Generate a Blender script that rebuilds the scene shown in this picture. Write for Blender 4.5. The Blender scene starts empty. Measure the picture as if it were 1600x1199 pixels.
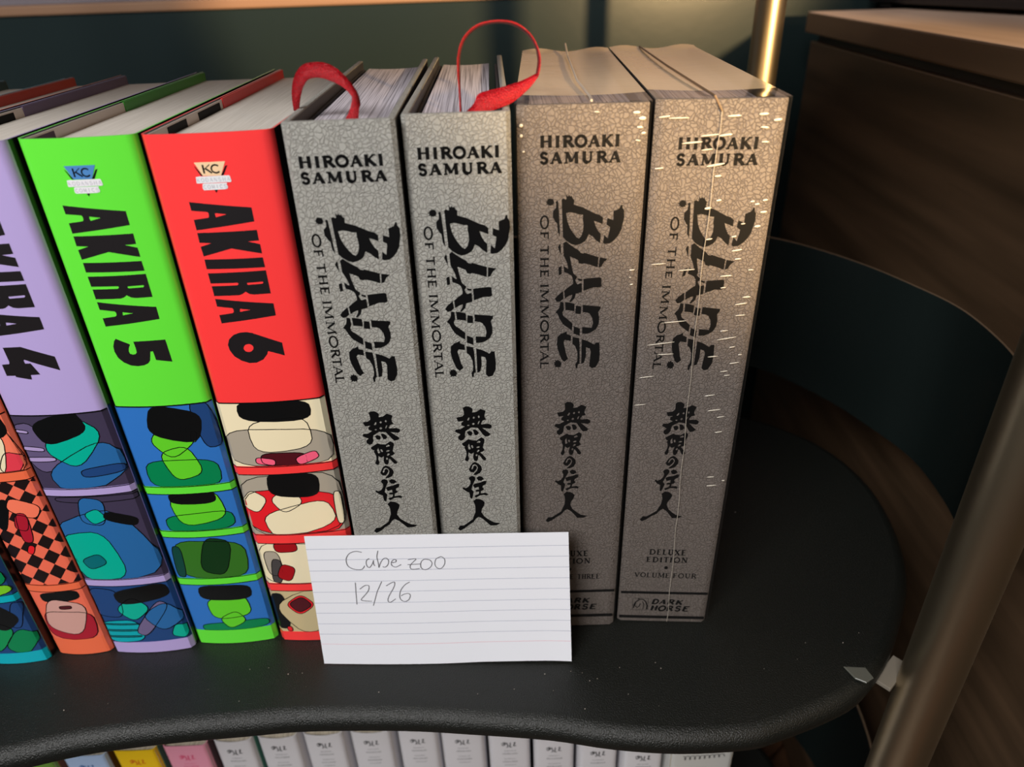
import bpy, bmesh, math, random
from mathutils import Vector, Matrix
from mathutils.geometry import tessellate_polygon
random.seed(7)
S = bpy.context.scene
COL = S.collection
# ------------------------------------------------------------------ camera
cam = bpy.data.cameras.new('camera'); co = bpy.data.objects.new('camera', cam); COL.objects.link(co)
F = 1122.34
R0, R1_, R2_ = (0.9994, -0.0175, -0.0302), (-0.0349, -0.5022, -0.8641), (0.0, 0.8646, -0.5025)
co.matrix_world = Matrix(((R0[0], -R1_[0], -R2_[0], 0), (R0[1], -R1_[1], -R2_[1], 0), (R0[2], -R1_[2], -R2_[2], 0.3044), (0, 0, 0, 1)))
cam.sensor_width = 36; cam.lens = F / 1600 * 36; cam.clip_start = .02; cam.clip_end = 20
cam.dof.use_dof = True; cam.dof.focus_distance = .315; cam.dof.aperture_fstop = 9.0
S.camera = co
# ------------------------------------------------------------------ world, lights, exposure
w = bpy.data.worlds.new('world'); S.world = w; w.use_nodes = True
w.node_tree.nodes['Background'].inputs[0].default_value = (.55, .62, .7, 1)
w.node_tree.nodes['Background'].inputs[1].default_value = .12
def light(name, kind, loc, target, energy, color, **k):
    l = bpy.data.lights.new(name, kind); l.energy = energy; l.color = color
    for a, b in k.items(): setattr(l, a, b)
    o = bpy.data.objects.new(name, l); COL.objects.link(o); o.location = loc
    o.rotation_euler = (Vector(target) - Vector(loc)).to_track_quat('-Z', 'Y').to_euler()
    return o
light('ceiling_light', 'AREA', (-.50, -.62, .98), (-.08, .25, .12), 21.5, (1.0, .985, .97), shape='RECTANGLE', size=.6, size_y=.5)
light('warm_lamp', 'SPOT', (.62, -1.15, .50), (.178, .35, .39), 310, (1.0, .66, .31), spot_size=math.radians(18.8), spot_blend=.32, shadow_soft_size=.03)
light('band_reflection_fill', 'AREA', (.62, -.55, .62), (.15, .40, .05), 1.6, (1.0, .68, .38), shape='DISK', size=.10)  # added warm light without a known source, for reflections on band and poles
S.view_settings.view_transform = 'Standard'; S.view_settings.look = 'None'
S.view_settings.exposure = 0.0; S.view_settings.gamma = 1; S.view_settings.use_curve_mapping = False
# ------------------------------------------------------------------ traced outlines of the prints (in 1/100 mm on each spine)
D={"blade":[[[[-714,22824],[-643,22870],[-571,22825],[-536,22843],[-551,23035],[-502,22938],[-466,22947],[-431,22996],[-407,22936],[-371,22940],[-348,22970],[-298,22849],[-242,22812],[-257,22631],[-160,22592],[81,22513],[325,22385],[570,22257],[717,22216],[854,22102],[848,21854],[704,21920],[520,21987],[588,21786],[693,21583],[795,21480],[785,21112],[634,21218],[480,21387],[331,21467],[263,21291],[192,21191],[23,21093],[-173,21047],[-322,21102],[-521,21235],[-646,21391]],[[[-539,22310],[-395,22343],[-202,22301],[-56,22248],[101,22232],[94,22047],[124,21873],[125,21648],[63,21423],[-32,21311],[-131,21365],[-257,21532],[-383,21736],[-485,21988]]]],[[[-881,22792],[-845,22755],[-803,22218],[-756,21394],[-844,21598],[-872,21924],[-933,21975],[-994,22100],[-1031,22150],[-1033,22396],[-926,22515],[-916,22684],[-947,22733]],[]],[[[-1012,22742],[-972,22694],[-1030,22678],[-1017,22610],[-1081,22634],[-1108,22592],[-1147,22626],[-1198,22597],[-1209,22656],[-1284,22650],[-1245,22714],[-1313,22750],[-1245,22782],[-1253,22827],[-1209,22838],[-1193,22883],[-1149,22864],[-1112,22885],[-1082,22853],[-1027,22864],[-1031,22808],[-997,22782]],[]],[[[1024,22085],[1246,21993],[1241,22338],[1453,22430],[1516,22586],[1566,22561],[1572,22451],[1637,22352],[1653,22081],[1606,21835],[1570,21611],[1460,21387],[1322,21212],[1156,21089],[959,21069],[896,21121],[932,21426],[1073,21283],[1091,21422],[1130,21622],[1137,21735],[999,21826]],[]],[[[-765,21101],[-728,21087],[-705,20661],[-787,20857],[-833,20987]],[]],[[[-630,21136],[-521,21210],[-371,21078],[-170,20931],[-45,20851],[57,20731],[170,20702],[181,20741],[381,20671],[746,20544],[725,20124],[547,20194],[395,20251],[168,20310],[119,20280],[-6,20315],[-47,20447],[-211,20530],[-361,20599],[-327,20376],[-250,20030],[-209,19896],[-68,19758],[-91,19678],[-140,19625],[-87,19488],[-47,19433],[91,19484],[130,19455],[139,19100],[-101,19038],[-330,18975],[-533,18856],[-563,19174],[-388,19333],[-225,19451],[-215,19546],[-243,19709],[-296,19818],[-423,19901],[-575,19959],[-604,20225],[-452,20102],[-414,20101],[-456,20301],[-546,20513],[-610,20645]],[]],[[[-54,19690],[137,19645],[127,19564],[-13,19600]],[]],[[[-804,20165],[-679,20214],[-675,19882],[-787,19831]],[]],[[[192,19657],[414,19678],[666,19698],[817,19707],[894,19678],[908,19325],[834,19286],[579,19293],[378,19217],[202,19153]],[]],[[[-614,19162],[-584,18843],[-710,18722],[-838,18697],[-929,18825],[-841,18961]],[]],[[[-229,19055],[-101,19024],[-148,18831],[-299,18683],[-351,18712],[-252,18890]],[]],[[[796,20530],[934,20500],[1110,20469],[966,20342],[874,20159],[770,20122]],[]],[[[-517,18689],[-376,18671],[-143,18608],[-140,18271],[-317,18318],[-499,18337]],[]],[[[-76,18522],[131,18475],[127,18150],[-107,18185]],[]],[[[193,18543],[452,18508],[919,18453],[910,18354],[825,18215],[874,17958],[871,17699],[775,17470],[622,17343],[440,17261],[204,17253],[195,17559],[590,17519],[635,17706],[601,17937],[490,18140],[385,18199],[195,18233]],[]],[[[-710,18708],[-581,18676],[-564,18367],[-626,18227],[-599,18113],[-533,18026],[-493,18010],[-201,17729],[-221,17426],[-408,17562],[-593,17712],[-727,17945],[-807,18162],[-899,18249],[-758,18429],[-721,18568]],[]],[[[-147,17612],[105,17489],[101,17168],[-152,17278]],[]],[[[-522,17332],[-431,17388],[-428,17256],[-256,17192],[-251,16942],[-503,16993],[-555,16891],[-498,16621],[-439,16318],[-355,16103],[-514,15970],[-623,16081],[-707,16296],[-790,16569],[-832,16810],[-809,17135],[-666,17277]],[]],[[[-189,17117],[77,17065],[111,16783],[134,15875],[60,15831],[45,15646],[-22,15648],[-40,15834],[24,15970],[42,16122],[26,16426],[-73,16698],[-182,16791]],[]],[[[197,17003],[452,16907],[723,16735],[799,16837],[926,16834],[966,16308],[952,15973],[816,15670],[655,15628],[543,15740],[560,16046],[588,16409],[543,16561],[381,16626],[393,16233],[322,15900],[202,15857]],[]],[[[-647,15873],[-621,15815],[-671,15787],[-659,15691],[-735,15735],[-775,15692],[-816,15737],[-892,15696],[-881,15793],[-944,15819],[-907,15881],[-952,15946],[-883,15967],[-891,16056],[-818,16018],[-779,16079],[-738,16016],[-681,16027],[-673,15961],[-625,15929]],[]]],"oti":[["O",[-1502,22249],[-1198,21703]],["F",[-1502,21615],[-1196,21291]],["T",[-1503,21069],[-1194,20681]],["H",[-1504,20596],[-1191,20156]],["E",[-1504,20077],[-1190,19740]],["I",[-1505,19473],[-1188,19339]],["M",[-1505,19268],[-1185,18679]],["M",[-1506,18590],[-1182,17981]],["O",[-1507,17924],[-1179,17359]],["R",[-1508,17301],[-1177,16909]],["T",[-1509,16903],[-1176,16490]],["A",[-1509,16530],[-1174,16011]],["L",[-1510,15978],[-1172,15651]]],"author":[["H",[-1512,24722],[-1084,25119]],["I",[-984,24716],[-795,25112]],["R",[-697,24713],[-318,25105]],["O",[-258,24709],[152,25110]],["A",[212,24708],[616,25103]],["K",[703,24706],[1086,25108]],["I",[1149,24706],[1354,25110]],["S",[-1517,24151],[-1227,24543]],["A",[-1138,24148],[-734,24542]],["M",[-630,24146],[-133,24538]],["U",[12,24147],[390,24535]],["R",[535,24139],[914,24533]],["A",[981,24145],[1385,24532]]],"kanji":[[[[-438,14741],[-332,14820],[-189,14811],[-57,14717],[-31,14630],[-57,14516],[114,14534],[297,14667],[515,14567],[458,14383],[458,14267],[522,14146],[380,14112],[293,13986],[311,13926],[605,13945],[743,13869],[743,13751],[651,13692],[340,13753],[474,13635],[697,13427],[614,13342],[463,13307],[365,13419],[230,13636],[146,13760],[-119,13792],[-250,13712],[-384,13617],[-410,13499],[-404,13350],[-483,13205],[-600,13158],[-699,13249],[-708,13370],[-596,13482],[-835,13616],[-784,13731],[-589,13734],[-403,13854],[-541,13922],[-538,14039],[-443,14121],[-663,14100],[-746,14300],[-488,14342],[-404,14437],[-410,14582]],[[[-289,14155],[-231,14267],[-177,14278],[-192,14192],[-236,14131]],[[-52,14256],[4,14319],[50,14255],[-2,14203]],[[166,14300],[215,14364],[255,14294],[219,14230]],[[152,13965],[194,14080],[249,14091],[207,13977],[170,13929]],[[-93,13967],[-23,14024],[28,13959],[-38,13901]],[[-300,13906],[-242,13938],[-197,13912],[-243,13868]]]],[[[-327,13583],[-210,13635],[-107,13584],[-87,13478],[-141,13392],[-249,13414]],[]],[[[-84,13671],[16,13694],[108,13644],[190,13505],[106,13406],[8,13412],[-27,13534],[-53,13625]],[]],[[[-554,13028],[-447,13097],[-260,13220],[-143,13167],[75,13138],[209,13234],[289,13289],[403,13206],[418,13115],[374,12936],[333,12787],[411,12644],[308,12559],[205,12535],[339,12387],[473,12192],[409,12103],[312,12141],[187,12366],[119,12387],[104,12186],[30,12082],[-66,12120],[-109,12294],[-68,12538],[-176,12468],[-257,12520],[-288,12568],[-321,12401],[-289,12244],[-345,12092],[-441,12130],[-468,12210],[-395,12406],[-394,12622],[-470,12810],[-428,12853],[-498,12888],[-557,12968]],[[[-314,12876],[-248,13008],[-247,12917],[-195,12731],[-274,12690],[-302,12768]],[[-175,12897],[-112,12908],[-75,12799],[-117,12756],[-161,12805]],[[77,13047],[172,13125],[254,13080],[211,13032],[97,13009]],[[57,12805],[141,12845],[218,12825],[170,12773],[69,12759]],[[62,12591],[121,12673],[198,12643],[135,12570],[82,12543]],[[5,12410],[53,12462],[93,12419],[59,12344],[12,12363]]]],[[[-217,11706],[-145,11890],[-52,11931],[40,11862],[78,11749],[36,11594],[-155,11368],[-2,11373],[160,11458],[256,11642],[235,11801],[136,11934],[44,12009],[-52,12047],[-159,11986],[-236,11865],[-322,11666],[-249,11534],[-113,11509],[-25,11614],[39,11736],[23,11816],[-46,11877],[-115,11825],[-140,11717],[-183,11672]],[]],[[[-353,11190],[-303,11292],[-184,11329],[-77,11267],[-54,11137],[-137,10965],[-189,10839],[-253,10615],[-154,10477],[-209,10217],[-251,10070],[-333,10143],[-352,10425],[-485,10501],[-646,10660],[-623,10740],[-515,10683],[-378,10755],[-283,10911],[-279,11056]],[]],[[[-7,11214],[105,11302],[240,11260],[329,11142],[190,11039],[67,11073]],[]],[[[-177,10838],[-54,10910],[129,10946],[343,11034],[430,11015],[402,10862],[264,10774],[241,10678],[323,10606],[265,10538],[169,10486],[155,10356],[378,10389],[498,10304],[426,10230],[288,10273],[132,10258],[-62,10140],[-138,10228],[-73,10280],[62,10329],[89,10459],[-52,10463],[-83,10531],[-14,10572],[89,10574],[79,10722],[-107,10664]],[]],[[[-207,9934],[-70,10074],[109,10044],[230,9968],[318,9861],[278,9679],[179,9484],[148,9316],[267,9067],[483,8861],[706,8706],[1017,8630],[821,8522],[542,8520],[389,8713],[200,8935],[15,9059],[-114,8959],[-241,8761],[-471,8604],[-679,8411],[-877,8303],[-975,8416],[-868,8600],[-683,8603],[-479,8762],[-261,8935],[-200,9137],[-125,9337],[-117,9641],[-151,9812]],[]]],"bottom":[["D",[-960,4772],[-661,5118]],["E",[-588,4763],[-370,5116]],["L",[-300,4770],[-97,5118]],["U",[-31,4748],[211,5116]],["X",[285,4747],[536,5101]],["E",[621,4746],[843,5094]],["E",[-1068,4267],[-844,4602]],["D",[-766,4260],[-482,4597]],["I",[-396,4260],[-292,4592]],["T",[-230,4255],[34,4601]],["I",[99,4254],[190,4590]],["O",[272,4249],[584,4596]],["N",[669,4250],[962,4596]],["V",[-1602,3221],[-1341,3529]],["O",[-1302,3210],[-1036,3527]],["L",[-978,3209],[-780,3524]],["U",[-720,3196],[-465,3523]],["M",[-422,3195],[-99,3523]],["E",[-35,3191],[175,3511]]],"four":[["F",[344,3187],[548,3507]],["O",[603,3184],[886,3506]],["U",[945,3193],[1210,3506]],["R",[1267,3188],[1506,3509]]],"dot":[[[30,3891],[19,3824],[-23,3781],[-79,3779],[-127,3820],[-150,3887],[-139,3954],[-97,3997],[-41,3998],[7,3958]],[]],"pub":[["D",[-559,1303],[-226,1645]],["A",[-198,1294],[169,1631]],["R",[234,1286],[598,1634]],["K",[667,1279],[1047,1617]],["H",[-595,827],[-261,1184]],["O",[-194,799],[172,1172]],["R",[240,802],[568,1174]],["S",[656,805],[964,1171]],["E",[1053,807],[1414,1169]]],"rules":[[-806,2207],[-793,2032],[-676,444],[-661,234],[621,2159],[789,350]],"emblem":[[-1571,859],[-769,1704]],"akira":[[[[-1130,23320],[1065,23017],[1061,22494],[-1122,22258],[-1125,22651],[-572,22719],[-528,22759],[-520,22871],[-546,22934],[-1127,22996]],[[[-278,22884],[125,22820],[-281,22722],[-299,22821]]]],[[[-1127,22152],[1082,22166],[1075,21761],[666,21747],[1086,21611],[1086,21244],[4,21514],[-1112,21238],[-1131,21614],[-685,21748],[-1133,21775]],[]],[[[-1115,21110],[1081,21087],[1086,20694],[-1126,20725]],[]],[[[-1120,20552],[1089,20563],[1087,19609],[458,19608],[280,19643],[148,19746],[4,19653],[-129,19616],[-1105,19610],[-1105,20020],[-98,20027],[-40,20081],[-75,20132],[-1116,20140]],[[[287,20105],[870,20120],[908,20084],[852,20031],[294,20021],[272,20063]]]],[[[-1102,19491],[1104,19181],[1096,18661],[-1095,18435],[-1102,18792],[-550,18867],[-495,18924],[-485,19010],[-517,19080],[-1102,19166]],[[[-226,19040],[173,18970],[-256,18907]]]]],"six":[[[[1105,17445],[1105,16855],[481,17115],[409,16954],[211,16745],[-78,16614],[-374,16610],[-677,16735],[-927,16947],[-1048,17208],[-1070,17465],[-962,17717],[-738,17909],[-457,18007],[-198,18013],[15,17965]],[[[-65,17288],[-102,17211],[-171,17150],[-260,17119],[-351,17124],[-425,17163],[-467,17229],[-470,17308],[-432,17386],[-362,17447],[-274,17478],[-184,17473],[-110,17434],[-68,17368]]]]],"five":[[[[-877,17928],[-380,17660],[-475,17506],[-521,17354],[-505,17243],[-402,17195],[-279,17213],[-211,17298],[-196,17495],[-209,17779],[1050,17785],[1067,16767],[456,16902],[441,17303],[335,17300],[214,16897],[100,16770],[-78,16690],[-363,16658],[-629,16700],[-884,16851],[-1043,17053],[-1113,17341],[-1086,17582],[-980,17821]],[]]],"four_num":[[[[-885,17896],[-167,17913],[983,17392],[984,16764],[26,17207],[-224,17340],[-274,17302],[-265,17161],[-44,17160],[154,16639],[-232,16629],[-258,16414],[-871,16555],[-865,16617],[-1243,16609],[-1236,17130],[-908,17158],[-877,17259]],[]]],"kc":{"trap":[[-593,24717],[507,24717],[256,24228],[-387,24243]],"shl":[[-623,24601],[-561,24546],[-387,24243],[-338,24241],[-455,24239]],"shr":[[553,24574],[473,24553],[260,24228],[347,24233]],"bar1":[[-647,24212],[-481,24230],[-444,24219],[-242,24225],[512,24224],[556,24202],[575,24021],[546,23982],[418,23985],[-645,23980],[-671,23997]],"bar2":[[-477,23940],[-426,23968],[414,23965],[381,23911],[412,23828],[386,23759],[281,23734],[-465,23732],[-501,23790]],"tip":[[-98,23728],[25,23735],[-43,23618]]},"kcl":[["K",[-378,24322],[6,24629]],["C",[-64,24317],[293,24621]]],"kct":[["KODANSHA",[-656,24017],[569,24171]],["COMICS",[-476,23768],[403,23920]]],"art":{"a6":[["taupe",[[-2264,12916],[-1688,13114],[-1370,13411],[1685,13183],[2264,12956],[2264,11365],[-2261,11330]]],["cream",[[-1143,13759],[1688,13767],[1469,13037],[1076,12433],[164,11733],[-636,12207],[-1177,12939]]],["black",[[-1782,14613],[1937,14698],[1928,14076],[1752,13583],[1528,13382],[1503,13793],[1154,13953],[521,13616],[338,14150],[103,13685],[-109,14295],[-596,13804],[-753,13982],[-1356,13470],[-1561,13875],[-1806,14101]]],["maroon",[[-1296,12400],[-885,11970],[141,11611],[992,11957],[1519,12191],[1494,11456],[106,11428],[-1206,11419]]],["pink",[[-1099,11912],[-252,11638],[-239,11451],[-1107,11405]]],["pink",[[542,11638],[1299,12039],[1584,11998],[1494,11456],[555,11438]]],["taupe",[[-2237,10763],[2264,10852],[2264,7391],[-2264,7265]]],["red",[[-2264,9921],[-1453,10276],[-1160,9691],[1193,9646],[2157,10004],[2264,8503],[2264,7336],[-1986,7328],[-2262,8314]]],["cream",[[-2226,9661],[-1848,9916],[-1355,9756],[-1060,9160],[-1756,8884],[-2144,8595],[-2264,9126]]],["cream",[[-2010,8466],[-1771,8816],[-866,8551],[196,8629],[575,9593],[689,8781],[1073,9532],[1161,9453],[1092,8728],[1814,9413],[1833,9210],[1482,8599],[2219,8730],[1559,8108],[2133,7438],[-236,7419],[-1887,7782]]],["cream",[[-924,9819],[521,9861],[280,9092],[-279,8596],[-695,8885]]],["cream",[[1883,9532],[2264,9583],[2133,7438],[1861,8052]]],["black",[[-1122,10852],[1205,10909],[1610,10039],[1334,9887],[1051,9403],[572,8996],[575,9593],[244,10018],[84,9705],[-182,9920],[-385,9670],[-589,9940],[-834,9752],[-1105,9952],[-1203,10470]]],["cream",[[-2235,6700],[723,6832],[1147,4094],[-2252,4084]]],["taupe",[[-2264,6332],[-1540,6301],[-1035,5497],[-1760,4117],[-1993,4104],[-1594,5490],[-2264,6044]]],["dgrey",[[-1646,5785],[-1228,5646],[-1400,4207],[-1812,4146],[-1865,4726]]],["blood",[[-235,6494],[-321,6348],[-510,6237],[-766,6178],[-1039,6183],[-1272,6251],[-1420,6370],[-1450,6520],[-1358,6672],[-1164,6793],[-907,6857],[-638,6850],[-410,6774],[-266,6646]]],["blood",[[-681,4845],[-767,4610],[-921,4422],[-1112,4317],[-1304,4315],[-1457,4419],[-1538,4608],[-1533,4846],[-1443,5084],[-1287,5275],[-1096,5380],[-909,5378],[-760,5271],[-679,5081]]],["black",[[-2264,3454],[-1408,3585],[-1670,2540],[-1719,1388],[-1489,726],[-2264,618]]],["tan",[[-1408,3585],[412,3656],[1080,2202],[633,780],[-1489,726],[-1719,1388],[-1670,2540]]],["red",[[-194,2602],[-300,2343],[-508,2139],[-778,2029],[-1056,2033],[-1286,2151],[-1420,2363],[-1431,2630],[-1318,2897],[-1105,3110],[-836,3224],[-564,3215],[-341,3087],[-209,2868]]],["maroon",[[-307,2610],[-392,2405],[-561,2244],[-780,2156],[-1006,2160],[-1194,2254],[-1304,2422],[-1315,2632],[-1224,2843],[-1052,3010],[-833,3100],[-611,3093],[-428,2993],[-320,2820]]],["red",[[-1708,1138],[-1489,726],[-1855,690]]]],"a5":[["blue2",[[1066,14726],[2044,14699],[2044,12292],[1438,12411]]],["dgreen",[[-1933,11625],[-1383,11650],[-1029,12252],[-712,12146],[-583,11367],[53,10725],[972,11246],[865,11722],[1506,12122],[1996,11896],[2044,11052],[2044,10397],[-1977,10391]]],["lime",[[-578,12421],[674,12511],[988,11315],[351,10774],[-268,10816],[-629,11617]]],["lime",[[-712,13543],[984,13758],[916,12826],[462,12325],[19,12012],[-475,12175],[-766,12665]]],["lime",[[1129,13037],[1085,12910],[1023,12811],[957,12760],[898,12767],[859,12831],[849,12939],[867,13069],[912,13196],[973,13294],[1040,13344],[1097,13337],[1136,13274],[1147,13167]]],["black",[[-359,14582],[521,14654],[1154,14554],[1542,13881],[1380,13640],[1566,13075],[1334,12770],[1307,12431],[767,12224],[863,12832],[930,13432],[645,13262],[412,13618],[-69,13251],[-70,13652],[-669,13005],[-828,13142],[-1037,13211],[-1146,13612],[-913,14107]]],["dgreen",[[-1855,7983],[-1500,8828],[-972,8976],[-100,8272],[1166,8405],[1519,9089],[2044,8909],[2044,7825],[616,7792],[-1660,7690]]],["lime",[[-1192,9903],[-935,9111],[-482,8427],[-13,7782],[629,8068],[1255,8799],[1495,9428],[1437,9834],[717,9939]]],["black",[[-1334,9965],[1329,10009],[1409,9707],[1134,9154],[1063,9498],[543,9630],[149,9270],[-205,9492],[-411,9102],[-669,9509],[-1214,9639]]],["olive",[[-1329,6885],[-664,7319],[1391,7110],[1180,6138],[2044,5342],[2044,4764],[-559,4704],[-1819,4694]]],["dkgreen",[[-62,7152],[1193,7145],[934,5738],[512,5050],[-218,4736],[-471,5723]]],["dgrn2",[[-1753,6573],[-1272,6887],[-1309,5720],[-1439,4812],[-1828,4662]]],["dgreen",[[-1811,1183],[-502,1649],[126,1361],[1110,1717],[1947,1437],[2044,1014],[-1753,936]]],["lime",[[-916,3276],[1325,3294],[1304,2658],[584,1887],[68,1616],[-559,1899],[-862,2797]]],["lime",[[-329,2137],[761,2189],[768,1695],[166,1021],[-310,1476]]],["black",[[-1100,4135],[1496,4120],[1528,3487],[1262,2988],[887,3295],[189,3148],[-840,3117],[-1146,3508]]]],"a4":[["stripe",[[-2093,14522],[-1099,14584],[-1147,13327],[-278,12268],[-416,11873],[-2042,11778]]],["lpurple",[[-2093,13992],[-1424,13895],[-1419,13769],[-2093,13801]]],["lpurple",[[-2093,13096],[-1190,13068],[-943,12842],[-2066,12873]]],["lpurple",[[-2093,12507],[-832,12547],[-577,12344],[-2093,12241]]],["blue",[[-2048,11765],[-451,11773],[730,12123],[1117,13190],[1498,13457],[2093,13912],[2093,10877],[-2093,10728]]],["teal",[[-675,14146],[-11,14244],[645,14379],[1201,14255],[1473,14342],[1598,13949],[1356,13478],[1088,13258],[881,12437],[269,11832],[-157,11995],[-591,12608],[-818,13326]]],["black",[[-1302,14552],[2093,14704],[2093,13974],[1648,13625],[1580,13889],[1426,14349],[828,14329],[470,14457],[69,14177],[-266,14257],[-265,13819],[-615,14020],[-694,13516],[-892,13709],[-846,12809],[-393,11939],[-764,12282],[-1246,13068],[-1495,13576],[-1408,14146]]],["blue2",[[-24,11753],[1922,12014],[2052,11585],[481,11339]]],["dpurple",[[-2093,10253],[2093,10327],[2093,9903],[532,9974],[-1983,10117]]],["blue",[[-2093,8232],[-1542,9002],[-783,9334],[-483,9486],[350,9435],[898,8896],[1862,8162],[2093,7097],[2093,5317],[-2093,5190]]],["blue",[[-566,10081],[-203,10244],[439,10196],[527,9436],[252,8730],[-781,8705]]],["teal",[[-451,9504],[379,9487],[320,8945],[-100,8682],[-420,8919]]],["teal",[[-1878,8007],[-1353,8445],[-362,8362],[-54,7771],[222,6655],[514,5316],[-2093,5190],[-1987,7078]]],["dkteal",[[-1425,6946],[-1120,6871],[319,6561],[316,6346],[-1194,6656],[-1540,5462],[-1784,5356]]],["black",[[350,9435],[752,9391],[1899,8723],[2035,8370],[875,8819],[341,8638]]],["blue2",[[-2051,4610],[-363,4758],[-1041,3475],[-518,2523],[-1962,2413],[-1981,3601]]],["teal",[[-834,3478],[35,3911],[688,3467],[-69,2211],[-595,2717],[-886,3100]]],["black",[[-391,4669],[1987,4551],[2093,3999],[1130,3676],[600,3385],[99,3906],[-477,3753],[-1002,3382],[-957,3943]]],["cyan",[[-1979,2362],[-79,2406],[-268,1537],[-131,830],[-2025,720]]],["dkteal",[[-1953,2122],[-149,2168],[-178,2072],[-1965,2023]]],["dkteal",[[-1981,1677],[-278,1735],[-312,1618],[-1992,1557]]],["dkteal",[[-2001,1227],[-272,1289],[-273,1169],[-2005,1106]]],["lilac",[[-249,1832],[497,3020],[1057,3408],[2093,3916],[2093,3441],[1106,3117],[463,1965],[70,814],[-306,940]]],["blue",[[439,2932],[910,3339],[2093,3061],[2093,2468],[1307,1430],[463,1965]]],["teal",[[1214,1449],[2021,1947],[2093,1511],[2054,795],[1458,998]]]],"a3":[["salmon",[[-933,15125],[1396,15136],[1396,10676],[1396,11753],[183,11720],[-1396,11382]]],["rosy",[[668,12733],[1013,12741],[1396,12587],[1396,11854],[799,11714],[286,11713]]],["cream",[[148,14257],[1061,13827],[622,12608],[821,11778],[286,11713],[-962,11712]]],["black",[[45,15244],[1396,15121],[1396,14188],[1175,13615],[891,13347],[666,12864],[840,13738],[745,14005],[-574,13831]]]],"a3p3":[["black",[[-1074,4296],[1215,4553],[1267,3940],[1025,3541],[792,3971],[97,4165],[-848,3677],[-1043,3744]]],["crimson",[[-1299,3131],[-699,3317],[-269,2767],[386,2723],[1116,3044],[1396,2931],[1396,1772],[1215,1308],[-1060,1073]]],["skin",[[-848,3677],[-65,4082],[792,3971],[1110,3424],[871,2243],[1364,1607],[1144,1280],[612,1414],[513,2317],[261,2739],[-269,2767],[-559,2176],[-640,1380],[-999,1033],[-1336,1167],[-1325,1768],[-860,2534],[-971,3189]]],["maroon",[[-65,3523],[518,3510],[519,3321],[-15,3285]]]],"a3p2":[["black",[[-334,10429],[-107,10426],[-192,9931],[-164,9279],[-744,8599],[-1217,8403]]],["salmon",[[-52,10282],[499,10306],[1014,9861],[1395,9337],[1190,9169],[606,9575],[457,9305],[-164,9279]]],["crimson",[[-136,9352],[559,9291],[255,8449],[-191,8474]]],["crimson",[[-129,9386],[592,9401],[177,7581],[-130,7515],[-68,8421]]],["red",[[146,7274],[84,7154],[0,7058],[-91,7007],[-171,7009],[-222,7065],[-234,7165],[-204,7290],[-139,7413],[-53,7509],[37,7559],[113,7554],[161,7496],[173,7395]]]],"a2":[["dgreen",[[-78,6758],[1667,6391],[1563,5412],[-752,5183]]],["limegreen",[[-752,5183],[1667,5384],[1648,4897],[-1088,4434]]],["blue2",[[1174,4105],[1667,4148],[1667,3405],[1018,2247],[885,2757]]],["dgreen",[[-86,813],[785,2295],[1305,2372],[1667,2051],[1617,899]]],["tgreen",[[-401,2787],[827,2769],[687,2020],[100,1304],[-441,970],[-1168,967]]],["black",[[-538,4101],[1118,4118],[1320,3135],[938,2554],[726,2305],[737,2689],[-441,2691]]]]},"check":[[[-674,11127],[-254,10850],[-750,10286],[-1219,10530]],[[-1400,9723],[-1312,9663],[-1400,9562]],[[107,11270],[306,11270],[557,11047],[139,10546],[-254,10850]],[[-750,10286],[-318,10008],[-829,9421],[-1312,9663]],[[740,11270],[1182,11270],[1278,11168],[906,10703],[557,11047]],[[139,10546],[511,10216],[84,9699],[-318,10008]],[[-1400,8781],[-829,9421],[-386,9142],[-912,8531],[-1400,8765]],[[1362,11270],[1400,11270],[1400,11053],[1278,11168]],[[906,10703],[1245,10341],[866,9864],[511,10216]],[[84,9699],[463,9363],[26,8829],[-386,9142]],[[-1400,7974],[-912,8531],[-456,8251],[-998,7614],[-1400,7813]],[[1400,10533],[1400,10188],[1245,10341]],[[866,9864],[1211,9492],[826,9003],[463,9363]],[[26,8829],[414,8487],[-33,7936],[-456,8251]],[[-1400,7146],[-998,7614],[-529,7335],[-1089,6669],[-1400,6841]],[[1400,9731],[1400,9296],[1211,9492]],[[826,9003],[1176,8621],[783,8119],[414,8487]],[[-33,7936],[363,7588],[-95,7016],[-529,7335]],[[-1400,6299],[-1089,6669],[-605,6392],[-1183,5695],[-1400,5829]],[[1400,8907],[1400,8377],[1176,8621]],[[783,8119],[1140,7727],[740,7211],[363,7588]],[[-95,7016],[310,6663],[-160,6071],[-605,6392]],[[-1400,5000],[-1400,5432],[-1183,5695],[-685,5420],[-1029,5000]],[[1400,8063],[1400,7430],[1140,7727]],[[740,7211],[1102,6809],[695,6278],[310,6663]],[[-160,6071],[255,5712],[-227,5097],[-685,5420]],[[1400,7199],[1400,6451],[1102,6809]],[[695,6278],[1064,5865],[648,5318],[255,5712]],[[-304,5000],[-227,5097],[-113,5000]],[[1400,6310],[1400,5457],[1064,5865]],[[404,5000],[648,5318],[931,5000]],[[1102,5000],[1400,5398],[1400,5000]]]}
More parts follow.
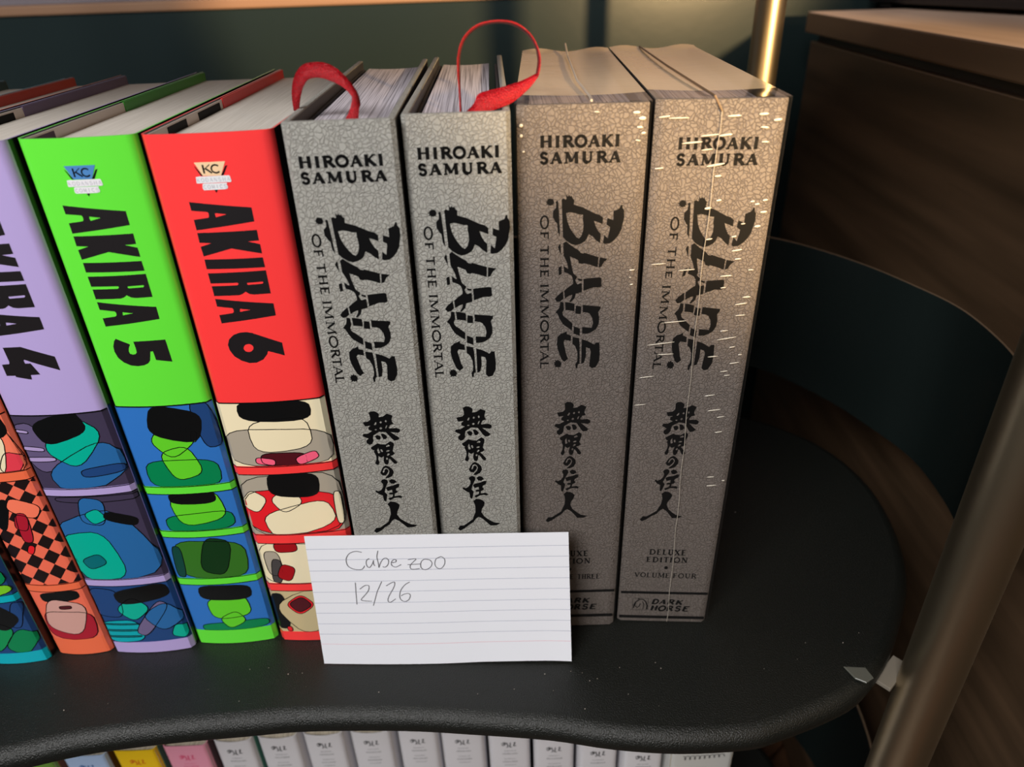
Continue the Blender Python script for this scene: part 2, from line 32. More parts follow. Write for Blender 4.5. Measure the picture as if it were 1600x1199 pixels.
RIB=[[[[-0.0492,0.2575,0.2602],[-0.0541,0.2575,0.2604]],[[-0.0489,0.2598,0.2636],[-0.0521,0.2589,0.2634]],[[-0.0486,0.262,0.2652],[-0.0509,0.2604,0.267]],[[-0.0497,0.2642,0.2688],[-0.0516,0.2619,0.2683]],[[-0.0529,0.2662,0.2729],[-0.054,0.2634,0.2704]],[[-0.0565,0.268,0.276],[-0.0578,0.2651,0.2721]],[[-0.061,0.2698,0.2777],[-0.0623,0.2668,0.2733]],[[-0.067,0.2713,0.2775],[-0.0665,0.2686,0.2727]],[[-0.0705,0.2727,0.2756],[-0.0692,0.2705,0.2703]],[[-0.0733,0.274,0.272],[-0.0708,0.2724,0.2679]],[[-0.075,0.2752,0.2671],[-0.0725,0.2744,0.2644]],[[-0.0757,0.2764,0.2614],[-0.0736,0.2763,0.2613]]],[[[-0.0146,0.273,0.2587],[-0.015,0.267,0.2597]],[[-0.0147,0.2739,0.2665],[-0.0149,0.2679,0.2674]],[[-0.0145,0.2748,0.2724],[-0.0151,0.2688,0.2731]],[[-0.014,0.2756,0.2782],[-0.0146,0.2696,0.2788]],[[-0.0118,0.2763,0.283],[-0.0124,0.2703,0.2839]],[[-0.0074,0.2767,0.2863],[-0.0078,0.2707,0.2875]],[[-0.0013,0.277,0.2875],[-0.0013,0.271,0.2887]],[[0.0046,0.277,0.2866],[0.0051,0.271,0.2879]],[[0.0095,0.2767,0.2836],[0.0101,0.2707,0.2846]],[[0.0122,0.2762,0.2795],[0.0128,0.2702,0.2802]],[[0.013,0.2754,0.2756],[0.0137,0.2694,0.2762]],[[0.0124,0.2743,0.2719],[0.0131,0.2683,0.2722]],[[0.0116,0.271,0.2714],[0.0122,0.269,0.2702]],[[0.0055,0.2695,0.2692],[0.0092,0.2675,0.2671]],[[-0.0015,0.2678,0.2677],[0.004,0.2658,0.2635]],[[-0.0079,0.266,0.2665],[-0.0011,0.264,0.2618]],[[-0.0099,0.264,0.2635],[-0.0068,0.262,0.2608]],[[-0.0131,0.262,0.2609],[-0.0093,0.26,0.2608]]]]
HAND=[[[0.2062,0.8833],[0.1852,0.891],[0.1628,0.8797],[0.1483,0.8503],[0.1442,0.8144],[0.1511,0.7811],[0.1729,0.7606],[0.1976,0.7588],[0.2079,0.7736],[0.2112,0.7856]],[[0.2323,0.8373],[0.2224,0.8274],[0.219,0.8005],[0.2236,0.7762],[0.2329,0.776],[0.2441,0.8058],[0.2475,0.8237],[0.2468,0.7998],[0.2505,0.7846]],[[0.2682,0.8918],[0.2622,0.8473],[0.2653,0.7993],[0.266,0.7722],[0.2734,0.8051],[0.2861,0.8347],[0.2986,0.8374],[0.3051,0.8193],[0.3002,0.7894],[0.2884,0.7734],[0.2809,0.7778]],[[0.3135,0.8041],[0.3307,0.8096],[0.3332,0.8245],[0.3241,0.8266],[0.3146,0.807],[0.3168,0.7829],[0.3317,0.7735],[0.3512,0.7911]],[[0.3793,0.8251],[0.4088,0.8303],[0.4001,0.8108],[0.3863,0.7842],[0.3865,0.7601],[0.3985,0.7537],[0.4204,0.7592]],[[0.3758,0.7893],[0.4252,0.7922]],[[0.456,0.8232],[0.4392,0.8248],[0.4272,0.8012],[0.4269,0.7651],[0.4415,0.7497],[0.4607,0.7643],[0.4699,0.7941],[0.4634,0.8182],[0.456,0.8232]],[[0.4981,0.8382],[0.4852,0.8236],[0.4803,0.7878],[0.4882,0.7605],[0.5035,0.7572],[0.5172,0.7869],[0.5188,0.8227],[0.5075,0.8421],[0.4981,0.8382]],[[0.1684,0.662],[0.1661,0.5756],[0.1646,0.4958]],[[0.1828,0.6124],[0.205,0.6396],[0.2189,0.6362],[0.2149,0.5993],[0.1947,0.5563],[0.1835,0.5316],[0.1939,0.522],[0.2236,0.5183]],[[0.2702,0.6669],[0.2489,0.5923],[0.2284,0.4856]],[[0.286,0.6346],[0.3093,0.6586],[0.3202,0.6584],[0.3148,0.6217],[0.2939,0.5603],[0.2869,0.5231],[0.2938,0.5073],[0.3089,0.5226],[0.3174,0.5337]],[[0.3778,0.6601],[0.358,0.6391],[0.3399,0.5964],[0.3343,0.5532],[0.3389,0.5251],[0.3539,0.5123],[0.3689,0.5275],[0.3759,0.5584],[0.3683,0.5741],[0.3508,0.5683],[0.3407,0.5561]]]
# ------------------------------------------------------------------ helpers
def lin(c):
    return tuple((x / 255 / 12.92) if x / 255 <= .04045 else ((x / 255 + .055) / 1.055) ** 2.4 for x in c) + (1,)
def mat(name, col, rough=.5, metal=0, spec=.5, coat=0, **k):
    m = bpy.data.materials.new(name); m.use_nodes = True
    b = m.node_tree.nodes['Principled BSDF']
    b.inputs['Base Color'].default_value = lin(col); b.inputs['Roughness'].default_value = rough
    b.inputs['Metallic'].default_value = metal; b.inputs['Specular IOR Level'].default_value = spec
    b.inputs['Coat Weight'].default_value = coat; b.inputs['Coat Roughness'].default_value = k.get('cr', .15)
    return m
def nodes(m): return m.node_tree.nodes, m.node_tree.links, m.node_tree.nodes['Principled BSDF']
def noise_col(m, c1, c2, scale, stretch=(1, 1, 1), detail=4, coord='Object', lo=.35, hi=.65):
    n, l, b = nodes(m); tc = n.new('ShaderNodeTexCoord'); mp = n.new('ShaderNodeMapping'); nz = n.new('ShaderNodeTexNoise'); cr = n.new('ShaderNodeValToRGB')
    mp.inputs['Scale'].default_value = stretch; nz.inputs['Scale'].default_value = scale; nz.inputs['Detail'].default_value = detail
    cr.color_ramp.elements[0].color = lin(c1); cr.color_ramp.elements[1].color = lin(c2); cr.color_ramp.elements[0].position = lo; cr.color_ramp.elements[1].position = hi
    l.new(tc.outputs[coord], mp.inputs[0]); l.new(mp.outputs[0], nz.inputs['Vector']); l.new(nz.outputs[0], cr.inputs[0]); l.new(cr.outputs[0], b.inputs['Base Color'])
    return mp, nz
def bump(m, height_socket, strength=.3, dist=.001):
    n, l, b = nodes(m); bp = n.new('ShaderNodeBump'); bp.inputs['Strength'].default_value = strength; bp.inputs['Distance'].default_value = dist
    l.new(height_socket, bp.inputs['Height']); l.new(bp.outputs[0], b.inputs['Normal'])
def noise_bump(m, scale, strength, dist, stretch=(1, 1, 1), detail=3):
    n, l, b = nodes(m); tc = n.new('ShaderNodeTexCoord'); mp = n.new('ShaderNodeMapping'); nz = n.new('ShaderNodeTexNoise')
    mp.inputs['Scale'].default_value = stretch; nz.inputs['Scale'].default_value = scale; nz.inputs['Detail'].default_value = detail
    l.new(tc.outputs['Object'], mp.inputs[0]); l.new(mp.outputs[0], nz.inputs['Vector']); bump(m, nz.outputs[0], strength, dist)
def obj(name, bm, m, parent=None, smooth=False, mats=None):
    me = bpy.data.meshes.new(name); bm.to_mesh(me); bm.free()
    for mm in (mats or [m]): me.materials.append(mm)
    if smooth:
        for p in me.polygons: p.use_smooth = True
    o = bpy.data.objects.new(name, me); COL.objects.link(o)
    if parent: o.parent = parent
    return o
def empty(name, label, cat, loc=(0, 0, 0), group=None):
    o = bpy.data.objects.new(name, None); COL.objects.link(o); o.location = loc; o.empty_display_size = .02
    o['label'] = label; o['category'] = cat
    if group: o['group'] = group
    return o
def add_box(bm, x0, x1, y0, y1, z0, z1, bev=0, seg=2, sh=0.0):
    t = bmesh.new(); vs = [t.verts.new((x + sh * y, y, z)) for x in (x0, x1) for y in (y0, y1) for z in (z0, z1)]
    for f in ((0, 1, 3, 2), (4, 6, 7, 5), (0, 4, 5, 1), (2, 3, 7, 6), (0, 2, 6, 4), (1, 5, 7, 3)): t.faces.new([vs[i] for i in f])
    bmesh.ops.recalc_face_normals(t, faces=t.faces)
    if bev: bmesh.ops.bevel(t, geom=t.edges[:], offset=bev, segments=seg, affect='EDGES', profile=.6)
    me = bpy.data.meshes.new('t'); t.to_mesh(me); t.free(); bm.from_mesh(me); bpy.data.meshes.remove(me)
def box(name, dims, m, parent=None, bev=0, **k):
    bm = bmesh.new(); add_box(bm, *dims, bev=bev, **k); return obj(name, bm, m, parent)
def prism(poly, z0, z1, bev=0, seg=2, bevel_vertical=True):
    bm = bmesh.new(); a = [bm.verts.new((x, y, z0)) for x, y in poly]; b = [bm.verts.new((x, y, z1)) for x, y in poly]; n = len(poly)
    bm.faces.new(a[::-1]); top = bm.faces.new(b)
    for i in range(n): bm.faces.new((a[i], a[(i + 1) % n], b[(i + 1) % n], b[i]))
    bmesh.ops.recalc_face_normals(bm, faces=bm.faces)
    if bev:
        es = [e for e in bm.edges if abs(e.verts[0].co.z - e.verts[1].co.z) < 1e-7]
        bmesh.ops.bevel(bm, geom=es, offset=bev, segments=seg, affect='EDGES', profile=.6, clamp_overlap=True)
    return bm
def tube(bm, pts, r, n=10):
    ring = []
    for i, p in enumerate(pts):
        p = Vector(p); d = (Vector(pts[min(i + 1, len(pts) - 1)]) - Vector(pts[max(i - 1, 0)])).normalized()
        u = d.cross(Vector((0, 0, 1)) if abs(d.z) < .9 else Vector((1, 0, 0))).normalized(); v = d.cross(u)
        ring.append([bm.verts.new(p + u * r * math.cos(2 * math.pi * k / n) + v * r * math.sin(2 * math.pi * k / n)) for k in range(n)])
    for a, b in zip(ring, ring[1:]):
        for k in range(n): bm.faces.new((a[k], a[(k + 1) % n], b[(k + 1) % n], b[k]))
    bm.faces.new(ring[0][::-1]); bm.faces.new(ring[-1])
def smooth_curve(pts, n=6, closed=False):
    out = []; P = [Vector(p) for p in pts]; N = len(P); rng = range(N if closed else N - 1)
    for i in rng:
        g = lambda k: P[k % N] if closed else P[min(max(k, 0), N - 1)]
        a, b, c, d = g(i - 1), g(i), g(i + 1), g(i + 2)
        for j in range(n):
            t = j / n
            out.append(.5 * ((2 * b) + (c - a) * t + (2 * a - 5 * b + 4 * c - d) * t * t + (3 * b - a - 3 * c + d) * t ** 3))
    if not closed: out.append(P[-1])
    return out
# ---- flat print laid on a spine: polygons in (s, z) metres, s from the spine's middle line
def print_mesh(name, items, parent, mats, surf, smax, cuts=(), extra=0.00005):
    """items: (material index, outline, holes, layer)"""
    bm = bmesh.new()
    for mi, outl, holes, layer in items:
        if len(outl) < 3: continue
        t = bmesh.new()
        loops = [[Vector((x, y, 0)) for x, y in outl]] + [[Vector((x, y, 0)) for x, y in h] for h in holes]
        flat = [p for lp in loops for p in lp]
        vs = [t.verts.new((p.x, 0, p.y)) for p in flat]
        for tri in tessellate_polygon(loops):
            try: t.faces.new([vs[i] for i in tri])
            except ValueError: pass
        for c in cuts:
            bmesh.ops.bisect_plane(t, geom=t.verts[:] + t.edges[:] + t.faces[:], plane_co=(c, 0, 0), plane_no=(1, 0, 0))
        for v in t.verts: v.co.y = surf(v.co.x) - extra - .00003 * layer; v.co.x += smax
        bmesh.ops.recalc_face_normals(t, faces=t.faces)
        if t.faces:
            t.faces.ensure_lookup_table()
            s_ = sum(f.normal.y * f.calc_area() for f in t.faces)
            if s_ > 0: bmesh.ops.reverse_faces(t, faces=t.faces)
        for f in t.faces: f.material_index = mi; 
        for f in t.faces:
            if f.normal.y > 0: f.normal_flip()
        me = bpy.data.meshes.new('t'); t.to_mesh(me); t.free(); bm.from_mesh(me); bpy.data.meshes.remove(me)
    return obj(name, bm, None, parent, mats=mats)
def arc(cx, cy, rx, ry, a0, a1, n=8):
    return [(cx + rx * math.cos(math.radians(a0 + (a1 - a0) * i / n)), cy + ry * math.sin(math.radians(a0 + (a1 - a0) * i / n))) for i in range(n + 1)]
T, H = 1.0, .5     # heavy and hair strokes
GL = {  # strokes (points, weight) in a unit box; serif bars (x, y)
 'I': ([([(.5, 0), (.5, 1)], T)], [(.5, 0), (.5, 1)]),
 'H': ([([(.18, 0), (.18, 1)], T), ([(.82, 0), (.82, 1)], T), ([(.18, .52), (.82, .52)], H)], [(.18, 0), (.18, 1), (.82, 0), (.82, 1)]),
 'R': ([([(.2, 0), (.2, 1)], T), ([(.2, .96), (.5, .96)] + arc(.5, .74, .28, .22, 90, -90) + [(.2, .52)], .75), ([(.5, .5), (.95, .02)], T)], [(.2, 0), (.12, 1), (.93, 0)]),
 'O': ([(arc(.5, .5, .44, .46, 0, 360, 18), .85)], []),
 'A': ([([(.12, 0), (.5, .98)], H), ([(.5, 1), (.88, 0)], T), ([(.25, .33), (.75, .33)], H)], [(.12, 0), (.88, 0)]),
 'K': ([([(.18, 0), (.18, 1)], T), ([(.2, .42), (.82, 1)], H), ([(.38, .55), (.9, .02)], T)], [(.18, 0), (.18, 1), (.84, 1), (.9, 0)]),
 'S': ([(arc(.5, .74, .34, .23, 20, 250, 9) + arc(.5, .27, .36, .25, 80, -160, 10), .8)], []),
 'M': ([([(.12, 0), (.16, 1)], H), ([(.16, 1), (.5, .12)], T), ([(.5, .1), (.84, 1)], H), ([(.84, 1), (.88, 0)], T)], [(.12, 0), (.1, 1), (.88, 0), (.9, 1)]),
 'U': ([([(.18, 1), (.18, .35)] + arc(.5, .35, .32, .31, 180, 270, 5), T), (arc(.5, .35, .32, .31, 270, 360, 5) + [(.82, 1)], .6)], [(.18, 1), (.82, 1)]),
 'D': ([([(.18, 0), (.18, 1)], T), ([(.18, .97), (.45, .97)] + arc(.45, .5, .44, .47, 90, -90, 12) + [(.18, .03)], .75)], [(.1, 0), (.1, 1)]),
 'E': ([([(.2, 0), (.2, 1)], T), ([(.2, .96), (.85, .96)], .6), ([(.2, .52), (.7, .52)], .6), ([(.2, .04), (.9, .04)], .6)], [(.14, 0), (.14, 1)]),
 'F': ([([(.2, 0), (.2, 1)], T), ([(.2, .96), (.88, .96)], .6), ([(.2, .5), (.72, .5)], .6)], [(.2, 0), (.14, 1)]),
 'L': ([([(.2, 0), (.2, 1)], T), ([(.2, .04), (.9, .04)], .6)], [(.14, 0), (.2, 1)]),
 'X': ([([(.1, 1), (.9, 0)], T), ([(.88, 1), (.1, 0)], H)], [(.12, 0), (.12, 1), (.88, 0), (.88, 1)]),
 'T': ([([(.5, 0), (.5, 1)], T), ([(.04, .95), (.96, .95)], .6)], [(.5, 0)]),
 'N': ([([(.16, 0), (.16, 1)], H), ([(.16, 1), (.84, 0)], T), ([(.84, 0), (.84, 1)], H)], [(.16, 0), (.12, 1), (.84, 1)]),
 'V': ([([(.1, 1), (.5, 0)], T), ([(.5, 0), (.9, 1)], H)], [(.1, 1), (.9, 1)]),
 'W': ([([(.04, 1), (.27, 0)], T), ([(.27, 0), (.5, .9)], H), ([(.5, .9), (.73, 0)], T), ([(.73, 0), (.96, 1)], H)], [(.04, 1), (.96, 1)]),
 'C': ([(arc(.52, .5, .42, .46, 45, 315, 14), .9)], []),
}
def stroke_quads(pts, wd):
    out = []
    P = [Vector(p) for p in pts]
    for i in range(len(P) - 1):
        d = P[i + 1] - P[i]
        if d.length < 1e-9: continue
        d.normalize(); n = Vector((-d.y, d.x)) * wd / 2; e = d * (wd * .18 if len(P) > 2 else 0)
        out.append([tuple(P[i] - e + n), tuple(P[i + 1] + e + n), tuple(P[i + 1] + e - n), tuple(P[i] - e - n)])
    return out
def letter(ch, box_, wd, serif=True, slant=0, rot=False):
    """box_ = (s0, z0, s1, z1); rot: text runs downward with letter tops to the right"""
    s0, z0, s1, z1 = box_
    def mp(p):
        x, y = p
        if rot: return (s0 + y * (s1 - s0), z1 - x * (z1 - z0))
        return (s0 + (x + slant * (y - .5)) * (s1 - s0), z0 + y * (z1 - z0))
    strokes, sf = GL[ch]; out = []
    for pts, wt in strokes: out += stroke_quads([mp(p) for p in pts], wd * wt)
    if serif:
        hw = (.20 if not rot else .12)
        ext = abs(z1 - z0) if not rot else abs(s1 - s0)
        for x, y in sf:
            yy = .03 if y == 0 else .97
            hx = ext * .17 / (abs(s1 - s0) if not rot else abs(z1 - z0))
            out += stroke_quads([mp((x - hx, yy)), mp((x + hx, yy))], wd * .42)
    return out
def cm(b): return [v * 1e-5 for v in b]
def pl(p): return [(x * 1e-5, z * 1e-5) for x, z in p]
# ------------------------------------------------------------------ materials
def leather(name, c1, c2):
    m = mat(name, c1, .55, spec=.32); n, l, b = nodes(m)
    tc = n.new('ShaderNodeTexCoord'); nz = n.new('ShaderNodeTexNoise'); nz.inputs['Scale'].default_value = 260
    mx = n.new('ShaderNodeMixRGB'); mx.blend_type = 'ADD'; mx.inputs[0].default_value = .0040
    vo = n.new('ShaderNodeTexVoronoi'); vo.feature = 'DISTANCE_TO_EDGE'; vo.inputs['Scale'].default_value = 600
    l.new(tc.outputs['Object'], nz.inputs['Vector']); l.new(tc.outputs['Object'], mx.inputs[1]); l.new(nz.outputs['Color'], mx.inputs[2]); l.new(mx.outputs[0], vo.inputs['Vector'])
    mr = n.new('ShaderNodeMapRange'); mr.inputs['From Max'].default_value = .13; l.new(vo.outputs['Distance'], mr.inputs[0])
    n2 = n.new('ShaderNodeTexNoise'); n2.inputs['Scale'].default_value = 170; n2.inputs['Detail'].default_value = 3; l.new(tc.outputs['Object'], n2.inputs['Vector'])
    sub = n.new('ShaderNodeMath'); sub.operation = 'MULTIPLY_ADD'; l.new(n2.outputs[0], sub.inputs[0]); sub.inputs[1].default_value = .75
    # patchy cracks: crack depth fades where the coarse noise is high
    l.new(mr.outputs[0], sub.inputs[2])
    cl = n.new('ShaderNodeMath'); cl.operation = 'MINIMUM'; cl.inputs[1].default_value = 1.28; l.new(sub.outputs[0], cl.inputs[0])
    bump(m, cl.outputs[0], .85, .00030)
    cr = n.new('ShaderNodeValToRGB'); cr.color_ramp.elements[0].color = lin(c2); cr.color_ramp.elements[1].color = lin(c1); cr.color_ramp.elements[0].position = .25; cr.color_ramp.elements[1].position = .8
    dv = n.new('ShaderNodeMath'); dv.operation = 'DIVIDE'; dv.inputs[1].default_value = 1.28; l.new(cl.outputs[0], dv.inputs[0]); l.new(dv.outputs[0], cr.inputs[0]); l.new(cr.outputs[0], b.inputs['Base Color'])
    return m
M = {}
M['leather'] = leather('grey_leatherette', (150, 149, 143), (136, 134, 129))
M['leather_dim'] = leather('shaded_leatherette', (109, 102, 98), (97, 90, 86))  # same leather as above, darkened for the weaker light on the sealed books
M['ink'] = mat('black_ink', (8, 8, 9), .6, spec=.12)
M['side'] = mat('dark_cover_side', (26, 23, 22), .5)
M['faded'] = mat('grey_ink', (48, 44, 42), .5)
M['endpaper'] = mat('dark_endpaper', (46, 42, 44), .7)
m = mat('page_edges', (200, 196, 205), .8); noise_col(m, (110, 102, 108), (196, 188, 196), 1500, (1, .008, .008), 3, lo=.32, hi=.55); M['pages'] = m
m = mat('comic_page_edges', (205, 198, 190), .85); noise_col(m, (190, 182, 172), (206, 199, 190), 1500, (1, .02, .02), 2, lo=.3, hi=.7); M['pages2'] = m
m = mat('manga_page_edges', (200, 190, 175), .85); noise_col(m, (150, 140, 122), (196, 186, 168), 900, (1, .02, .02), 2, lo=.3, hi=.7); M['pages3'] = m
m = mat('red_satin_ribbon', (170, 5, 20), .36, spec=.4)
noise_col(m, (112, 0, 10), (190, 9, 28), 2600, (1, 1, 1), 3, lo=.35, hi=.7); n, l, b = nodes(m); 
noise_bump(m, 2200, 1.0, .0006, (1, 1, 1), 2); b.inputs['Subsurface Weight'].default_value = 0; M['ribbon'] = m
m = mat('black_tray_paint', (17, 19, 16), .38, spec=.45); noise_bump(m, 1500, .9, .0005); M['tray'] = m
m = mat('glossy_band_paint', (24, 31, 30), .22, spec=.55); M['band'] = m
m = mat('brass', (190, 174, 146), .36, metal=1); noise_bump(m, 500, .05, .0002, (1, 1, .05)); M['brass'] = m
m = mat('teal_wall_paint', (35, 46, 46), .20, spec=.4); noise_bump(m, 90, .035, .001, (1, 1, 1), 4); M['wall'] = m
m = mat('lilac_wall', (120, 112, 118), .8); M['wall2'] = m
def wood(name, c1, c2, rough, axis):
    m = mat(name, c1, rough); n, l, b = nodes(m); st = {'x': (.6, 9, 9), 'y': (9, .6, 9)}[axis]
    noise_col(m, c1, c2, 6, st, 8, lo=.3, hi=.72); noise_bump(m, 20, .08, .001, st, 6); return m
M['walnut'] = wood('dark_walnut', (60, 46, 32), (92, 71, 52), .42, 'y')
M['oak'] = wood('pale_wood_top', (214, 184, 162), (236, 208, 188), .5, 'y')
M['oakedge'] = wood('wood_edge', (84, 64, 46), (104, 80, 58), .5, 'y')
M['floor'] = wood('floor_board', (64, 42, 27), (98, 66, 42), .4, 'y')
M['trimwood'] = mat('tan_wood_trim', (150, 112, 84), .6)
M['blackplastic'] = mat('black_plastic', (16, 14, 17), .5)
M['clip'] = mat('grey_clip', (84, 84, 76), .4)
m = mat('index_card_paper', (228, 230, 238), .75, spec=.2); noise_bump(m, 900, .12, .0002); M['card'] = m
M['rule'] = mat('pale_blue_rule', (176, 180, 196), .8, spec=.1)
M['pencil'] = mat('pencil', (120, 120, 126), .6)
# shrink film
def film(name, haze, tint, rough):
    m = bpy.data.materials.new(name); m.use_nodes = True; n = m.node_tree.nodes; l = m.node_tree.links
    for x in list(n):
        if x.type != 'OUTPUT_MATERIAL': n.remove(x)
    out = [x for x in n if x.type == 'OUTPUT_MATERIAL'][0]
    tr = n.new('ShaderNodeBsdfTransparent'); tr.inputs[0].default_value = (.97, .96, .95, 1)
    gl = n.new('ShaderNodeBsdfGlossy'); gl.inputs['Roughness'].default_value = rough
    df = n.new('ShaderNodeBsdfDiffuse'); df.inputs[0].default_value = tint
    fr = n.new('ShaderNodeLayerWeight'); pw = n.new('ShaderNodeMath'); pw.operation = 'POWER'; pw.inputs[1].default_value = 4.0; l.new(fr.outputs['Facing'], pw.inputs[0])
    fa = n.new('ShaderNodeMath'); fa.operation = 'MULTIPLY_ADD'; fa.inputs[1].default_value = .7; fa.inputs[2].default_value = .010; l.new(pw.outputs[0], fa.inputs[0])
    m1 = n.new('ShaderNodeMixShader'); m1.inputs[0].default_value = haze; l.new(tr.outputs[0], m1.inputs[1]); l.new(df.outputs[0], m1.inputs[2])
    m2 = n.new('ShaderNodeMixShader'); l.new(fa.outputs[0], m2.inputs[0]); l.new(m1.outputs[0], m2.inputs[1]); l.new(gl.outputs[0], m2.inputs[2])
    tc = n.new('ShaderNodeTexCoord'); mp = n.new('ShaderNodeMapping'); mp.inputs['Scale'].default_value = (.5, 1, 2.2)
    mp.inputs['Rotation'].default_value = (0, math.radians(-8), 0)
    nz = n.new('ShaderNodeTexNoise'); nz.inputs['Scale'].default_value = 90; nz.inputs['Detail'].default_value = 2
    bp = n.new('ShaderNodeBump'); bp.inputs['Strength'].default_value = .18; bp.inputs['Distance'].default_value = .0010
    l.new(tc.outputs['Object'], mp.inputs[0]); l.new(mp.outputs[0], nz.inputs['Vector']); l.new(nz.outputs[0], bp.inputs['Height'])
    for s in (gl, fr): l.new(bp.outputs[0], s.inputs['Normal'])
    l.new(m2.outputs[0], out.inputs[0]); return m
M['film'] = film('shrink_film', .004, (.9, .88, .84, 1), .06)
M['film_top'] = film('warm_glow_film', .6, (.80, .62, .40, 1), .12)  # tan haze paints in the warm glow reflected on the film
M['seam'] = mat('film_seam', (176, 168, 156), .25, spec=.8)
m = mat('wrinkle_glints', (235, 228, 212), .12, spec=1.0); M['wrinkle'] = m  # film wrinkles coloured near white to stand for glints
m.node_tree.nodes['Principled BSDF'].inputs['Alpha'].default_value = .75
# ------------------------------------------------------------------ setting
def struct(o): o['kind'] = 'structure'; return o
WY = .86
struct(box('wall_back', (-1.6, 1.6, WY, WY + .04, -.5, .274), M['wall']))
struct(box('trim_1', (-1.6, 1.6, WY - .004, WY + .045, .2742, .284), M['trimwood'], bev=.002))
struct(box('wall_upper', (-1.6, 1.6, WY + .012, WY + .05, .2842, 1.9), M['wall2']))
fl = struct(box('floor', (-1.6, 1.7, -1.6, WY, -.52, -.506), mat('subfloor', (30, 20, 14), .8)))
pw, plen = .096, .9
k = 0
base = None
rot = math.radians(-52)
for i in range(-8, 16):
    for j in range(-2, 3):
        cx = i * (pw + .0015); cy = j * (plen + .0015) + (i * .37 % 1) * plen * .9 - .3
        X = .75 + cx * math.cos(rot) - cy * math.sin(rot); Y = .55 + cx * math.sin(rot) + cy * math.cos(rot)
        if not (-.2 < X < 1.5 and -.9 < Y < .75): continue
        if base is None:
            bm = bmesh.new(); add_box(bm, -pw / 2, pw / 2, -plen / 2, plen / 2, -.006, .006, bev=.0012, seg=1); base = obj('plank', bm, M['floor'], fl)
            p = base
        else:
            p = base.copy(); COL.objects.link(p); p.parent = fl
        p.location = (X, Y, -.5); p.rotation_euler = (0, 0, rot); k += 1
# ------------------------------------------------------------------ trolley
tr = empty('trolley', 'black tiered trolley with rounded trays, curved side band and brass poles carrying the books', 'trolley', (0, .35, -.5))
tr_loc = Vector((0, .35, -.5))
front = [(-.33, .2), (-.30, .2), (-.2700, .2022), (-.2423, .207), (-.2095, .2145), (-.1731, .2187), (-.1342, .2212), (-.1039, .2228), (-.0575, .2213), (-.0267, .2184), (.0126, .2138), (.0419, .2081), (.0708, .2050), (.1005, .2055), (.1148, .2086), (.143, .2183), (.1605, .2275), (.181, .247), (.199, .271), (.2145, .296), (.2255, .331), (.2295, .371), (.2215, .408), (.203, .436), (.175, .458), (.13, .472), (.06, .474), (-.1, .474), (-.33, .474), (-.40, .455), (-.44, .40), (-.445, .33), (-.43, .26), (-.39, .215)]
outl = [(p.x, p.y) for p in smooth_curve([(x, y, 0) for x, y in front], 4, True)]
def tray_mesh(z):
    bm = bmesh.new(); r = .0075; n = len(outl); C_ = Vector((-.1, .34)); rings = []
    nor = []
    for i in range(n):
        a = Vector(outl[i - 1]); b = Vector(outl[(i + 1) % n]); d = (b - a).normalized(); nor.append(Vector((d.y, -d.x)))
    for kk in range(9):
        t = math.pi * kk / 8
        rings.append([bm.verts.new((outl[i][0] + nor[i].x * r * math.sin(t), outl[i][1] + nor[i].y * r * math.sin(t), z - r + r * math.cos(t))) for i in range(n)])
    bm.faces.new(rings[0]); bm.faces.new(rings[-1][::-1])
    for a, b in zip(rings, rings[1:]):
        for i in range(n): bm.faces.new((a[i], b[i], b[(i + 1) % n], a[(i + 1) % n]))
    bmesh.ops.recalc_face_normals(bm, faces=bm.faces)
    for v in bm.verts: v.co -= tr_loc
    return bm
ZL = -.345
def trpart(name, bm, m, smooth=True, sub=True):
    if sub:
        for v in bm.verts: v.co -= tr_loc
    o = obj(name, bm, m, tr, smooth); return o
o = trpart('tray', tray_mesh(0), M['tray'], True, False)
for zz in (ZL, .395):
    o2 = o.copy(); COL.objects.link(o2); o2.parent = tr; o2.location = (0, 0, zz)
for ob in (o,):
    for p in ob.data.polygons:
        if len(p.vertices) > 6: p.use_smooth = False
bandp = [(.2000, .2385), (.222, .262), (.241, .285), (.2535, .308), (.2600, .332), (.2632, .365), (.2615, .388), (.254, .414), (.2405, .450), (.220, .486), (.198, .512), (.17, .530), (.12, .535), (0, .535), (-.2, .535), (-.38, .535)]
bc = smooth_curve([(x, y, 0) for x, y in bandp], 8)
def band_mesh(z0, z1, th=.0014):
    bm = bmesh.new(); L = []
    for i, p in enumerate(bc):
        d = (bc[min(i + 1, len(bc) - 1)] - bc[max(i - 1, 0)]).normalized(); nn = Vector((d.y, -d.x, 0)) * th / 2
        L.append([bm.verts.new(q) for q in ((p.x + nn.x, p.y + nn.y, z0), (p.x + nn.x, p.y + nn.y, z1), (p.x - nn.x, p.y - nn.y, z1), (p.x - nn.x, p.y - nn.y, z0))])
    for a, b in zip(L, L[1:]):
        for i in range(4): bm.faces.new((a[i], a[(i + 1) % 4], b[(i + 1) % 4], b[i]))
    bm.faces.new(L[0]); bm.faces.new(L[-1][::-1]); bmesh.ops.recalc_face_normals(bm, faces=bm.faces); return bm
def auto_smooth(o, ang=40):
    me = o.data
    bm = bmesh.new(); bm.from_mesh(me)
    for e in bm.edges:
        if len(e.link_faces) == 2 and e.calc_face_angle(0) > math.radians(ang): e.smooth = False
    for f in bm.faces: f.smooth = True
    bm.to_mesh(me); bm.free()
M['rim'] = mat('band_edge_highlight', (150, 128, 104), .4, metal=.6)  # lighter metal paints in the highlight along the band's top edge
for za, zb in ((.015, .124), (ZL + .015, ZL + .138)):
    b1_ = trpart('side_band', band_mesh(za, zb), M['band'], False); auto_smooth(b1_); b1_.data.materials.append(M['rim'])
    for p in b1_.data.polygons:
        if p.normal.z > .8: p.material_index = 1
